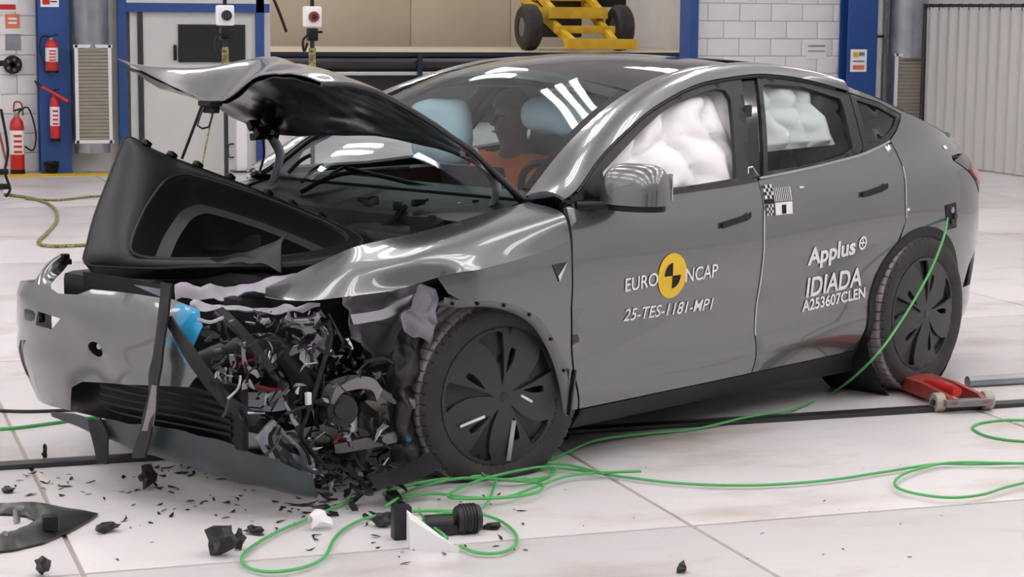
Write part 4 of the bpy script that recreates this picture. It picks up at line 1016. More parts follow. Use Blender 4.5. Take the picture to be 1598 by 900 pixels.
# hinges
for pts, y, nm in (([(738, 246), (752, 258), (768, 276), (774, 298), (768, 318), (764, 330)], -.60, 'near'), ([(418, 206), (428, 222), (436, 240), (432, 262), (424, 288)], .60, 'far')):
    q = MB()
    P = [sp(a, b, y) for a, b in pts]; P2 = [(p[0]+.012, p[1]+.02, p[2]) for p in P]
    P = spline(P, 5); n_ = len(P); wv = np.array([.022, .0, .006])
    rows = np.array([[np.array(p)-wv, np.array(p)+np.array([0, -.012, 0]), np.array(p)+wv] for p in P]); o = sheet('bonnet_hinge', rows, M['silver'], car, .005)
    q.cyl(tuple(np.array(P[0])+np.array([0, -.03, 0])), tuple(np.array(P[0])+np.array([0, .03, 0])), .012, n=10); q.box(tuple(np.array(P[0])+np.array([-.02, 0, .02])), (.07, .03, .03), bev=.006); q.build('hinge_pivot', M['cast'], o)
q = MB()
for k in range(5): q.box(tuple(np.array(sp(410, 208, .6))+np.array([random.Random(k).uniform(-.05, .05), random.Random(k+9).uniform(-.05, .05), random.Random(k+5).uniform(-.03, .05)])), (.06, .04, .03), R=Matrix.Rotation(k, 3, 'X'), bev=.005)
q.build('hinge_bracket', M['black'], car)
q = MB(); q.tube([sp(408, 200, .62), sp(412, 240, .62), sp(405, 268, .62)], .006, n=6); q.build('hinge_cable', M['black'], car)

# ---------------------------------------------------------------- front luggage tub
OUT = [(-.393, .52, 1.208), (-.312, .47, 1.154), (-.23, .38, 1.106), (-.112, .22, 1.036), (-.004, .05, .956), (.044, -.15, .895), (.04, -.30, .862), (-.02, -.40, .845), (-.18, -.42, .81), (-.36, -.36, .79), (-.48, -.20, .785),
       (-.54, -.05, .775), (-.587, .08, .762), (-.659, .25, .757), (-.712, .36, .766), (-.672, .40, .83), (-.60, .45, .93), (-.50, .49, 1.07), (-.43, .515, 1.17)]
OPN = [(-.331, .36, 1.044), (-.285, .352, 1.058), (-.235, .325, 1.058), (-.102, .12, .992), (-.02, -.13, .915), (-.015, -.29, .866), (-.08, -.34, .835), (-.29, -.29, .808), (-.43, -.13, .796), (-.54, .06, .787), (-.60, .16, .790), (-.622, .2, .812), (-.59, .235, .85), (-.541, .27, .892), (-.48, .305, .945), (-.42, .33, .99), (-.37, .348, 1.025)]
NT = 110
O_ = resample(spline(OUT, 5, True), NT); I_ = resample(spline(OPN, 5, True), NT)
k0 = int(np.argmin(np.linalg.norm(I_-np.array(OPN[0]), axis=1))); I_ = np.roll(I_, -k0, axis=0)
nrm = np.cross(np.array(OUT[14])-np.array(OUT[0]), np.array(OUT[6])-np.array(OUT[0])); nrm /= np.linalg.norm(nrm)
camc = np.array(room2car(CAM_LOC)); 
if nrm@(camc-np.array(OUT[0])) > 0: nrm = -nrm            # points away from the viewer, into the tub
cI = I_.mean(0); dn = nrm*.6+np.array([.25, .05, -.45]); dn /= np.linalg.norm(dn)
loops = [O_+nrm*.09+(O_-O_.mean(0))*-.03, O_+nrm*.02, O_, O_*.97+I_*.03-nrm*.006, O_*.6+I_*.4-nrm*.030, O_*.25+I_*.75-nrm*.022, I_-nrm*.012, I_+(cI-I_)*.03+nrm*.004]
V, F = loft(loops); tub = mesh('front_luggage_tub', V, F, M['tub'], car)
lg = [I_+(cI-I_)*.03+nrm*.004, I_+(cI-I_)*.05+dn*.03, I_+(cI-I_)*.09+dn*.10, I_+(cI-I_)*.13+dn*.12]
V, F = loft(lg); mesh('tub_wall', V, F, M['tub'], tub)
I2 = lg[-1]; lg2 = [I2, I2+(cI+dn*.12-I2)*.17+dn*.008]; V, F = loft(lg2); mesh('tub_ledge', V, F, mat('tub_ledge_plastic', (.075, .078, .09), .4), tub)
lg3 = [lg2[-1], lg2[-1]+(cI+dn*.12-I2)*.06+dn*.16, lg2[-1]+(cI+dn*.12-I2)*.20+dn*.19]; V, F = loft(lg3, True, False, True); mesh('tub_floor', V, F, M['tub'], tub)
for f in (.03, .065, .10, .15, .20, .245, .29):
    i = int(f*NT); q = MB(); c = O_[i]+np.array([0, 0, .012]); q.box(c, (.035, .03, .022), R=Matrix.Rotation(.6, 3, 'Y'), bev=.006); q.cyl(c+np.array([-.012, -.012, .0]), c+np.array([-.020, -.022, .004]), .007, n=8); q.build('tub_clip', M['black'], tub)
q = MB(); q.tube([tuple(p) for p in (I_-nrm*.013)]+[tuple((I_-nrm*.013)[0])], .007, n=8, res=1); q.build('tub_rim_bead', M['trim'], tub)
q = MB(); q.tube([tuple(p) for p in O_]+[tuple(O_[0])], .006, n=8, res=1); q.build('tub_outer_bead', M['trim'], tub)
# torn lower flap of the tub
P = catmull_grid([[sp(330, 402, -.15), sp(390, 392, -.27), sp(450, 366, -.36)], [sp(340, 408, -.17), sp(400, 402, -.30), sp(440, 392, -.40)], [sp(350, 414, -.2), sp(405, 412, -.33), sp(438, 425, -.44)]], 12, 18)
sheet('tub_flap', crumple(P, .012, 14, 1.0), M['tub'], tub, .004)

# ---------------------------------------------------------------- engine bay behind the tub
q = MB(); poly = [(.20, .84), (.22, .93), (.34, .955), (.48, .99), (.52, .95), (.50, .80)]
q.prism(poly, lambda p: (p[0], -.70, p[1]), lambda p: (p[0], .72, p[1]+.0)); q.build('cowl_tray', M['black'], car)
q = MB(); q.box((-.12, .05, .60), (.70, .78, .34), bev=.05); q.build('drive_unit_cover', M['black'], car)
q = MB(); q.box((.10, .38, .78), (.35, .5, .26), bev=.05); q.box((.16, -.40, .80), (.28, .42, .20), bev=.04); q.build('bay_cover', M['tub'], car)
q = MB(); q.cyl((.16, -.55, .80), (.13, -.56, .93), .085, .06, n=20); q.build('strut_tower', M['black'], car)
q = MB(); q.cyl((.13, .55, .80), (.13, .55, .93), .085, .06, n=20); q.build('strut_tower', M['black'], car)
rnd = random.Random(11)
for k in range(16):
    px, py = rnd.uniform(560, 800), rnd.uniform(300, 345)
    c = sp(px, py+12, rnd.uniform(-.6, -.2)); q = MB(); q.box(c, (rnd.uniform(.02, .08), rnd.uniform(.02, .08), rnd.uniform(.01, .035)), R=Matrix.Rotation(rnd.uniform(-1, 1), 3, rnd.choice('XYZ')), bev=.006); q.build('bay_component', M['black'], car)
q = MB(); q.tube([sp(570, 372, -.35), sp(610, 345, -.32), sp(632, 322, -.3)], .012, n=6); q.build('torn_flange', M['tub'], car)
q = MB(); q.cyl(sp(717, 316, -.45), sp(722, 338, -.45), .007, n=8); q.build('bare_stud', M['alloy'], car)
for (a, b, c_) in (((470, 300, .35), (530, 272, .3), (640, 262, .1)), ((690, 296, -.15), (640, 285, 0), (540, 262, .2))):
    q = MB(); q.tube([sp(*a), sp(*b), sp(*c_)], .010, n=8); q.build('wiper_arm', M['black'], car)
for k, (px, py) in enumerate(((470, 285), (450, 270), (500, 290))):
    q = MB(); q.tube([sp(px, py, .4), sp(px+20, py-20, .38), sp(px+35, py-28, .36)], .008, n=6); q.build('cowl_hose', M['trim'], car)

# ---------------------------------------------------------------- near front wing (fender)
def Bd(x, z): return body(x, z)
R0 = [(.455, -.762, .995), (.237, -.765, .972), (.04, -.765, .944), (-.149, -.76, .922), (-.373, -.74, .895), (-.512, -.705, .848), (-.72, -.66, .778)]
R1 = [(.488, -.90, .962), (.244, -.885, .928), (.003, -.865, .898), (-.20, -.845, .862), (-.41, -.80, .822), (-.56, -.765, .792), (-.745, -.69, .767)]
R2 = [Bd(.488, .86), Bd(.25, .825), (.02, -.938, .80), (-.135, -.893, .786), (-.34, -.845, .745), (-.58, -.80, .742), (-.77, -.715, .757)]
P = catmull_grid([R0, R1, R2], 26, 60)
for j in range(60):
    u = j/59
    if u > .35:
        for i in range(26):
            k = min(1, (u-.35)/.25); p = P[i, j]
            d = noise.noise(Vector((p[0]*3.2, p[2]*6+p[1]*3, 3.1)))*.016*k+.009*k*sin(u*17+i*.08)*(.15+.85*(i/25)**2)
            P[i, j] = p+np.array([0, -.5, .8])*d
wing = sheet('front_wing', P, M['paint'], car, .004)
WA = [(.488, .862), (.489, .80), (.490, .62), (.525, .42), (.565, .228), (.535, .228), (.497, .355), (.426, .483), (.319, .60), (.183, .662), (.062, .687), (-.036, .689), (-.09, .72), (-.132, .787), (.02, .800), (.25, .826)]
def wing_side(x, z):
    b_ = list(body(x, z)); k = max(0, .02-x)/.15; b_[1] += .055*k; return tuple(b_)
panel('wing_side', WA, wing_side, M['paint'], wing, h=.035, t=.004)
# bare wheel-arch flange with clip holes
lip = spline([(-.09, -.87, .705), (-.036, -.895, .692), (.062, -.935, .690), (.183, -.945, .664), (.319, -.942, .602), (.426, -.94, .485), (.497, -.93, .357), (.54, -.92, .23)], 6)
rows = np.array([[p, (p[0]-.010*(p[0]-.1)/.4, p[1]+.008, p[2]-.022), (p[0]-.016*(p[0]-.1)/.4, p[1]+.03, p[2]-.030)] for p in lip]); sheet('arch_flange', rows, mat('bare_flange_paint', (.20, .20, .215), .4, .4), wing, .003)
for i in range(4, len(lip)-3, 6):
    p = lip[i]; q = MB(); q.cyl((p[0]-.006, p[1]-.004, p[2]-.014), (p[0]-.006, p[1]+.006, p[2]-.014), .006, n=8); q.build('clip_hole', M['ink'], wing)
# side repeater camera
q = MB(); c = [body(x, z, .004) for x, z in ((.385, .785), (.462, .790), (.418, .722))]; c2 = [(p[0], p[1]+.01, p[2]) for p in c]
mesh('repeater_camera', c+c2, [(0, 2, 1), (0, 1, 4, 3), (1, 2, 5, 4), (2, 0, 3, 5)], M['gloss'], wing, smooth=False)
c = [body(x, z, .006) for x, z in ((.41, .742), (.418, .722), (.462, .790), (.452, .783))]; mesh('repeater_trim', c, [(0, 1, 2, 3)], M['chrome'], wing, smooth=False)
q = MB(); c = body(.497, .30, .012); q.box((c[0]+.012, c[1], c[2]), (.012, .02, .17), R=Matrix.Rotation(.16, 3, 'Y'), bev=.004); q.build('arch_trim_piece', M['gloss'], wing)
# far wing, undamaged behind the tub
P = catmull_grid([[(.455, .762, .98), (.25, .765, .95), (.05, .76, .92), (-.15, .75, .89)], [(.488, .90, .95), (.25, .89, .91), (.05, .88, .88), (-.15, .86, .85)], [(.49, .945, .60), (.25, .94, .74), (.05, .94, .75), (-.15, .92, .74)]], 14, 30)
sheet('front_wing', P, M['paint'], car, .004, rev=True)

# ---------------------------------------------------------------- front bumper skin
def BX(y, z): return -.93+.5*min(abs(y)/.95, 1.05)**4+.25*(z-.5)**2
def bump(y, z): return (BX(y, z)+.055*max(0, (.47-z)/.22)**1.3*(1 if z < .47 else 0)+.035*max(0, (z-.64)/.08)**2*(1 if z > .64 else 0)+.012*max(0, 1-abs(z-.49)/.03)+.012*noise.noise(Vector((y*5, z*6, 1.0)))+.020*max(0, -y)*noise.noise(Vector((y*11, z*9, 4.0))), y, z)
BO = [(-.49, .70), (-.36, .722), (-.17, .722), (.07, .716), (.13, .692), (.26, .683), (.36, .70), (.46, .70), (.58, .69), (.75, .665), (.92, .64), (.93, .30), (.75, .262), (.50, .242), (.27, .25), (.19, .352), (.11, .385), (-.15, .41), (-.40, .435), (-.47, .44), (-.515, .50), (-.495, .58), (-.525, .65)]
SL = [(.375, .607), (.213, .600), (.272, .553), (.388, .556)]
SS = [(.50, .485), (.56, .475), (.60, .335), (.53, .33)]
TH = [(.005+.040*cos(a), .515+.027*sin(a)) for a in np.linspace(0, 2*pi, 17)[:-1]]
pm = patch_mat('bumper_paint_with_blue_transfer', (0.165, 0.171, 0.179), (.03, .36, .68), bump(-.49, .64), .11, .3, .6, 1.0, 10)
bumper = panel('front_bumper', BO, bump, pm, car, holes=[SL, SS, TH], h=.035, t=.005, rev=True)
q = MB(); c = bump(.005, .515); q.cyl((c[0]+.03, c[1], c[2]), (c[0]+.035, c[1], c[2]), .045, n=16); q.build('tow_eye_socket', M['ink'], bumper)
q = MB(); q.cyl((c[0]+.028, c[1]-.006, c[2]+.008), (c[0]+.012, c[1]-.008, c[2]+.012), .013, n=10); q.build('tow_cap', M['alloy'], bumper)
# lamp corner horn that bends back and up
ro = [sp(40, 500, .60), sp(46, 468, .68), sp(60, 432, .78), sp(78, 409, .84), sp(99, 396, .87)]; ri = [sp(66, 488, .50), sp(76, 452, .66), sp(86, 436, .78), sp(96, 424, .83), sp(108, 408, .86)]
mid_ = [tuple(np.array(a)*.5+np.array(b)*.5+np.array([-.02, -.01, .01])) for a, b in zip(ro, ri)]
P = catmull_grid([ro, mid_, ri], 8, 24); o = sheet('bumper_corner', P, M['paint'], bumper, .006)
for f, (px, py) in enumerate(((101, 400), (106, 408), (94, 410))):
    q = MB(); q.box(sp(px, py, .85), (.03, .03, .022), R=Matrix.Rotation(f, 3, 'Z'), bev=.005); q.build('corner_clip', M['black'], bumper)
q = MB(); q.box(sp(54, 492, .42), (.03, .10, .045), bev=.01); q.build('intake_sensor', M['gloss'], bumper)
# dark lower grille behind and lip
q = MB(); q.box((-.80, -.16, .345), (.03, .98, .22), bev=.01); gr = q.build('lower_grille', M['black'], car)
for k in range(6):
    q = MB(); q.tube([(-.84, .10, .285+k*.026), (-.872, -.10, .287+k*.028), (-.855, -.38, .290+k*.027), (-.82, -.60, .285+k*.024)], .006, n=6); q.build('grille_slat', M['black'], gr)
LT = [(-.907, .30, .252), (-.916, .0, .268), (-.908, -.294, .283), (-.851, -.533, .270), (-.734, -.722, .205), (-.645, -.80, .150)]
LB = [(-.90, .30, .236), (-.908, 0, .206), (-.898, -.278, .185), (-.831, -.54, .150), (-.727, -.713, .112), (-.63, -.80, .085)]
LI = [(-.80, .30, .215), (-.80, 0, .185), (-.79, -.278, .165), (-.74, -.52, .13), (-.65, -.68, .09), (-.58, -.76, .07)]
lipm = mat('lower_lip_plastic', (.034, .038, .041), .38, col2=(.05, .066, .075), nscale=5)
P = catmull_grid([LT, LB, LI], 14, 40); sheet('bumper_lip', crumple(P, .010, 9, 3), lipm, car, .006)
# torn vertical trim bar
P = np.array([[np.array(xp(x0, y0, -.955)), np.array(xp(x1, y0+2, -.965))] for (x0, x1, y0) in ((255, 271, 440), (251, 266, 480), (245, 259, 530), (238, 252, 580), (231, 246, 625), (222, 238, 670), (208, 230, 712))])
P = catmull_grid(P, 30, 4); sheet('trim_bar', crumple(P, .006, 12, 2), M['clad'], car, .008)
P = catmull_grid([[xp(238, 600, -.972), xp(246, 602, -.972)], [xp(228, 650, -.968), xp(242, 652, -.968)], [xp(222, 672, -.966), xp(236, 672, -.966)]], 8, 3); sheet('trim_insert', P, M['cast'], car, .003)
# small hanging foot under the bumper
P = catmull_grid([[xp(138, 655, -.93), xp(158, 652, -.93)], [xp(146, 685, -.93), xp(170, 680, -.93)], [xp(153, 722, -.90), xp(168, 724, -.90)]], 10, 4); sheet('hanging_flap', crumple(P, .006, 20, 6), M['black'], car, .006)
# upper crossmember
def ribbon(name, L, R_, m, t=.006, nu=24, nv=6, cr=.0, parent=car, sc=12, seed=1.0):
    P = catmull_grid([L, [tuple((np.array(a)+np.array(b))/2) for a, b in zip(L, R_)], R_], nv, nu); 
    if cr: P = crumple(P, cr, sc, seed)
    return sheet(name, P, m, parent, t)
ribbon('crossmember', [sp(138, 424, .30), sp(200, 434, .12), sp(266, 446, -.08)], [sp(140, 446, .29), sp(200, 458, .11), sp(264, 470, -.09)], M['black'], .03)
ribbon('crossmember_face', [sp(142, 431, .27), sp(200, 442, .09), sp(262, 453, -.11)], [sp(142, 440, .27), sp(200, 452, .09), sp(262, 464, -.11)], M['sheetmetal'], .004)
ribbon('crossmember_end', [sp(272, 447, -.12), sp(340, 448, -.25), sp(410, 440, -.38), sp(470, 425, -.48)], [sp(272, 466, -.14), sp(345, 466, -.28), sp(415, 458, -.42), sp(480, 462, -.52)], M['sheetmetal'], .006, cr=.022, sc=16)
ribbon('torn_edge_strip', [sp(300, 470, -.30), sp(370, 478, -.42), sp(440, 478, -.52), sp(500, 472, -.60)], [sp(300, 480, -.31), sp(370, 486, -.43), sp(440, 488, -.53), sp(500, 480, -.60)], M['sheetmetal'], .005, cr=.018, sc=26)
q = MB(); q.box((-.52, .15, .50), (.16, 1.05, .40), R=Matrix.Rotation(.0, 3, 'Z'), bev=.03); q.build('radiator_pack', M['black'], car)
q = MB(); q.box((-.25, -.05, .36), (.5, .66, .34), bev=.05); q.build('front_subframe', M['black'], car)

# ---------------------------------------------------------------- the crushed corner: torn sheet, hoses, castings, brackets
# pale inner apron
P = catmull_grid([[sp(520, 470, -.52), sp(570, 466, -.56), sp(620, 462, -.62), sp(662, 455, -.68)], [sp(535, 505, -.52), sp(575, 505, -.50), sp(625, 490, -.58), sp(668, 485, -.66)], [sp(560, 545, -.5), sp(590, 548, -.48), sp(630, 535, -.55), sp(655, 530, -.62)], [sp(585, 575, -.48), sp(605, 580, -.47), sp(632, 575, -.52), sp(648, 575, -.58)]], 24, 30)
sheet('inner_apron', crumple(crumple(P, .03, 8, 3.3, True), .012, 20, 1), M['sheetmetal'], car, .004)
ribbon('apron_rail', [sp(545, 490, -.60), sp(590, 482, -.63), sp(640, 458, -.70), sp(655, 452, -.72)], [sp(550, 505, -.60), sp(600, 495, -.63), sp(648, 470, -.70), sp(660, 462, -.72)], M['alloy'], .010, cr=.004)
P = catmull_grid([[sp(655, 452, -.74), sp(672, 456, -.78), sp(684, 470, -.80)], [sp(640, 480, -.72), sp(668, 485, -.76), sp(682, 500, -.78)], [sp(625, 500, -.70), sp(655, 510, -.74), sp(676, 525, -.76)], [sp(640, 530, -.70), sp(662, 535, -.73), sp(668, 545, -.74)]], 18, 14)
sheet('strut_bracket', crumple(P, .02, 14, 8.8, True), M['sheetmetal'], car, .006)
# black wheel-house liner, shredded, with blue transfer
lm = patch_mat('liner_with_blue_transfer', (.015, .015, .018), (.02, .22, .50), sp(650, 695, -.80), .055, .42, pscale=22)
P = catmull_grid([[sp(622, 520, -.66), sp(652, 490, -.70), sp(676, 478, -.72)], [sp(608, 580, -.66), sp(636, 565, -.72), sp(660, 548, -.70)], [sp(602, 640, -.66), sp(630, 632, -.74), sp(650, 620, -.68)], [sp(606, 690, -.68), sp(632, 690, -.76), sp(654, 690, -.68)], [sp(618, 735, -.66), sp(642, 738, -.72), sp(668, 738, -.68)]], 50, 26)
sheet('wheel_arch_liner', crumple(crumple(P, .028, 9, 5.5, True), .012, 30, 2), lm, car, .004)
ribbon('wheel_arch_shred', [sp(672, 482, -.72), sp(656, 560, -.70), sp(640, 640, -.70)], [sp(686, 474, -.72), sp(668, 540, -.68), sp(655, 640, -.68)], M['black'], .005, cr=.02, sc=14)
ribbon('wheel_arch_shred', [sp(740, 470, -.85), sp(775, 470, -.87), sp(812, 480, -.88)], [sp(738, 482, -.82), sp(775, 484, -.84), sp(815, 492, -.86)], M['black'], .005, cr=.012, sc=20)
# flat plastic sheet on the floor before the wheel
P = catmull_grid([[sp(575, 745, -.80), sp(625, 730, -.80), sp(672, 706, -.80)], [sp(590, 765, -.9), sp(640, 752, -.9), sp(690, 732, -.88)]], 8, 14); sheet('undertray_sheet', crumple(P, .008, 10, 1), M['trim'], car, .004)
# main big hose and torn tubes
def hose(pts, r, m, name='torn_hose', n=10):
    q = MB(); q.tube([sp(*p) for p in pts], r, n=n); return q.build(name, M[m], car)
hose([(300, 572, -.42), (345, 552, -.46), (385, 540, -.50), (425, 538, -.54), (455, 565, -.57), (475, 605, -.58)], .038, 'trim')
hose([(400, 530, -.45), (430, 560, -.5), (450, 600, -.5), (470, 640, -.5)], .03, 'black')
hose([(335, 488, -.50), (372, 520, -.58), (405, 560, -.62), (430, 590, -.64), (448, 602, -.65)], .010, 'dark')
hose([(512, 500, -.66), (516, 530, -.67), (505, 565, -.68), (495, 600, -.68), (482, 640, -.68)], .009, 'trim')
hose([(483, 618, -.68), (480, 645, -.69), (470, 680, -.69), (492, 710, -.70), (508, 730, -.7)], .008, 'black')
hose([(365, 572, -.50), (385, 562, -.5), (402, 560, -.5)], .006, 'redwire', 'wire')
hose([(398, 602, -.50), (425, 608, -.52), (445, 606, -.52)], .007, 'redwire', 'wire')
hose([(520, 690, -.66), (535, 680, -.66), (545, 690, -.66)], .005, 'redwire', 'wire')
# diagonal torn bumper edge and perforated bracket
ribbon('torn_bumper_edge', [xp(256, 498, -.95), xp(280, 545, -.93), xp(308, 590, -.90), xp(345, 632, -.84), xp(395, 668, -.78)], [xp(268, 492, -.95), xp(296, 540, -.93), xp(326, 582, -.90), xp(362, 620, -.84), xp(408, 654, -.78)], M['trim'], .008, cr=.008)
ribbon('torn_bumper_edge', [sp(338, 482, -.62), sp(372, 520, -.66), sp(398, 552, -.68), sp(420, 580, -.68)], [sp(348, 478, -.62), sp(384, 514, -.66), sp(412, 548, -.68), sp(430, 574, -.68)], M['trim'], .006, cr=.004)
BK = [(398, 682), (412, 668), (428, 655), (460, 688), (490, 716), (486, 742), (470, 748), (440, 732), (412, 706)]
HKs = [[(420, 684), (436, 672), (464, 700), (470, 712), (452, 706)], [(412, 694), (420, 692), (428, 702), (422, 706)], [(432, 712), (440, 710), (448, 720), (442, 724)], [(452, 724), (460, 722), (468, 734), (462, 736)]]
def bk(a, b): k = (a-398)/92.0; return sp(a, -b, -.64-.05*k-.015*sin(a*.08))
V2, T = fill([(a, -b) for a, b in BK], [[(a, -b) for a, b in hk] for hk in HKs], 7.0)
V, F = thicken([bk(a, b) for a, b in V2], T, .012); mesh('perforated_bracket', V, F, M['silver'], car)
# lavender-grey casting arch with silver connector
ribbon('casting_arch', [sp(500, 622, -.66), sp(512, 598, -.67), sp(540, 586, -.68), sp(568, 588, -.68), sp(582, 606, -.68)], [sp(508, 622, -.66), sp(522, 606, -.67), sp(545, 603, -.68), sp(565, 606, -.68), sp(574, 625, -.68)], M['cast'], .05, cr=.004)
q = MB(); q.box(sp(532, 655, -.68), (.12, .04, .045), R=Matrix.Rotation(.25, 3, 'Y'), bev=.008); q.box(sp(548, 664, -.70), (.035, .03, .045), bev=.006); q.build('connector_block', M['alloy'], car)
q = MB(); q.tube([sp(540, 648, -.66), sp(548, 620, -.66), sp(556, 640, -.66), sp(552, 665, -.68)], .007, n=6); q.build('connector_hook', M['dark'], car)
q = MB(); q.cyl(sp(520, 642, -.62), sp(535, 640, -.72), .055, n=20); q.cyl(sp(534, 640, -.72), sp(536, 640, -.735), .03, n=16); q.build('pulley', M['dark'], car)
q = MB(); q.box(sp(545, 536, -.62), (.012, .012, .05), R=Matrix.Rotation(-.6, 3, 'Y'), bev=.003); q.cyl(sp(512, 545, -.66), sp(516, 551, -.67), .012, n=10); q.build('bright_fitting', M['chrome'], car)
q = MB(); q.box(sp(481, 622, -.70), (.02, .015, .045), bev=.004); q.build('plug', M['white'], car)
q = MB(); 
for dx in (-8, 0, 8): q.tube([sp(352+dx, 574, -.55), sp(350+dx*1.2, 586, -.56), sp(354+dx*.6, 598, -.56)], .006, n=6)
q.build('cable_connector', M['alloy'], car)
ribbon('crumpled_duct', [sp(430, 500, -.60), sp(455, 510, -.62), sp(480, 535, -.64), sp(470, 560, -.64)], [sp(448, 490, -.60), sp(478, 498, -.62), sp(502, 530, -.64), sp(488, 572, -.64)], M['sheetmetal'], .004, cr=.03, sc=22)
ribbon('crumpled_duct', [sp(560, 630, -.66), sp(585, 640, -.70), sp(600, 670, -.70)], [sp(552, 660, -.66), sp(570, 672, -.70), sp(590, 695, -.70)], M['black'], .004, cr=.03, sc=22)
ribbon('crash_can', [sp(378, 618, -.50), sp(400, 610, -.54), sp(435, 608, -.58)], [sp(360, 640, -.50), sp(398, 640, -.54), sp(440, 635, -.58)], M['silver'], .02, cr=.010)
ribbon('lower_arm', [sp(520, 690, -.60), sp(570, 682, -.66), sp(618, 672, -.70)], [sp(522, 704, -.60), sp(572, 698, -.66), sp(620, 686, -.70)], M['cast'], .02, cr=.006)
ribbon('suspension_link', [sp(575, 590, -.6), sp(610, 612, -.66), sp(650, 622, -.74)], [sp(576, 602, -.6), sp(610, 626, -.66), sp(650, 636, -.74)], M['cast'], .02)
q = MB(); q.box(sp(630, 588, -.66), (.04, .03, .06), bev=.006); q.build('knuckle', M['silver'], car)
# many small torn pieces, each its own part, in the crushed volume
rnd = random.Random(5)
def shard(name, c, size, m, seed, parent=car):
    r2 = random.Random(seed); n = r2.randint(4, 7); V2 = []
    for k in range(n):
        a = 2*pi*(k+r2.uniform(-.3, .3))/n; rr = size*r2.uniform(.45, 1.0); V2.append((rr*cos(a)*r2.uniform(.8, 1.5), rr*sin(a)*r2.uniform(.25, .6)))
    R = Matrix.Rotation(r2.uniform(0, 6.3), 3, 'Z') @ Matrix.Rotation(r2.uniform(-1.2, 1.2), 3, 'X') @ Matrix.Rotation(r2.uniform(-1.2, 1.2), 3, 'Y')
    t = max(.003, size*.10); V = []; bend = r2.uniform(-1.2, 1.2)
    for s_ in (0, 1):
        V.append((0, 0, s_*t+bend*size*.15))
        V += [(a, b, s_*t-bend*a*a/size*.5) for a, b in V2]
    F = [(0, 1+(k+1) % n, 1+k) for k in range(n)]+[(n+1, n+2+k, n+2+(k+1) % n) for k in range(n)]+[(1+k, 1+(k+1) % n, n+2+(k+1) % n, n+2+k) for k in range(n)]
    V = [tuple(R @ Vector(v)+Vector(c)) for v in V]
    return mesh(name, V, F, m, parent, smooth=False)
ZONE = [(315, 495), (500, 480), (560, 540), (600, 590), (610, 735), (500, 760), (440, 700), (330, 620)]
cnt = 0; matw = ['black']*9+['trim']*4+['dark']*5+['sheetmetal']*2+['silver']*3+['cast']*5+['alloy']*1+['tub']*4
while cnt < 290:
    px, py = rnd.uniform(310, 690), rnd.uniform(478, 765)
    if not inpoly([(px, py)], ZONE)[0]: continue
    y = rnd.uniform(-.76, -.50); c = sp(px, py, y)
    if c[2] < .02: continue
    shard('torn_fragment', c, rnd.uniform(.010, .036)*(1.7 if cnt < 70 else 1), M[rnd.choice(matw)], 100+cnt); cnt += 1
for k in range(80):
    px, py = rnd.uniform(330, 610), rnd.uniform(490, 735)
    if not inpoly([(px, py)], ZONE)[0]: continue
    y = rnd.uniform(-.76, -.58); a = rnd.uniform(0, pi); L = rnd.uniform(15, 45)
    hose([(px, py, y), (px+L*cos(a)*.5+rnd.uniform(-8, 8), py+L*sin(a)*.5+rnd.uniform(-8, 8), y-.01), (px+L*cos(a), py+L*sin(a), y)], rnd.uniform(.003, .007), rnd.choice(['black', 'black', 'trim', 'dark', 'alloy']), 'loose_wire', 6)

# longer torn strips hanging through the crushed corner
for k in range(26):
    px, py = rnd.uniform(345, 600), rnd.uniform(500, 730)
    if not inpoly([(px, py)], ZONE)[0]: continue
    y = rnd.uniform(-.74, -.56); a = rnd.uniform(.2, 1.5); L = rnd.uniform(30, 70); w_ = rnd.uniform(4, 10)
    A = [(px+L*t*cos(a)+rnd.uniform(-4, 4), py+L*t*sin(a)+rnd.uniform(-4, 4)) for t in (-.5, 0, .5)]
    ribbon('torn_strip', [sp(u, v, y) for u, v in A], [sp(u-w_*sin(a), v+w_*cos(a), y) for u, v in A], M[rnd.choice(['black', 'trim', 'dark', 'cast', 'tub', 'silver'])], .004, nu=10, nv=4, cr=.012, sc=18, seed=k)
# ================================================================ DUMMY ON THE FAR FRONT SEAT
def skin_body(name, verts, edges, m, parent, sub=2):
    me = bpy.data.meshes.new(name); me.from_pydata([v[0] for v in verts], edges, []); me.update(); me.materials.append(m)
    o = link(bpy.data.objects.new(name, me), parent)
    sk = o.modifiers.new('skin', 'SKIN'); sk.use_smooth_shade = True
    for i, v in enumerate(verts):
        d = me.skin_vertices[0].data[i]; d.radius = (v[1], v[2] if len(v) > 2 else v[1]); d.use_root = (i == 0)
    ss = o.modifiers.new('sub', 'SUBSURF'); ss.levels = sub; ss.render_levels = sub
    return o
hd = sp(797, 186, .37); hx, hz = hd[0], hd[2]
dm = empty('crash_test_dummy', car2room((hx, .37, .45)), CAR_ANG); tag(dm, 'seated crash test dummy in orange shirt behind the windscreen', 'mannequin')
hz0 = hz-.45
V = [((-.0, 0, .05), .11, .13), ((.04, 0, .25), .085, .11), ((.06, 0, hz0-.235), .075, .11), ((.04, 0, hz0-.145), .055), ((.01, 0, hz0-.09), .062), ((.0, 0, hz0-.02), .098, .082), ((.02, 0, hz0+.055), .088, .074), ((.03, 0, hz0+.10), .05, .045),
     ((.04, -.19, hz0-.205), .06), ((-.04, -.24, .22), .048), ((-.26, -.17, .20), .036), ((-.34, -.14, .22), .026),
     ((.04, .19, hz0-.205), .06), ((-.04, .24, .22), .048), ((-.26, .17, .20), .036), ((-.34, .14, .22), .026),
     ((-.20, -.10, .06), .085), ((-.45, -.11, .12), .062), ((-.55, -.11, -.18), .045), ((-.66, -.11, -.23), .035),
     ((-.20, .10, .06), .085), ((-.45, .11, .12), .062), ((-.55, .11, -.18), .045), ((-.66, .11, -.23), .035)]
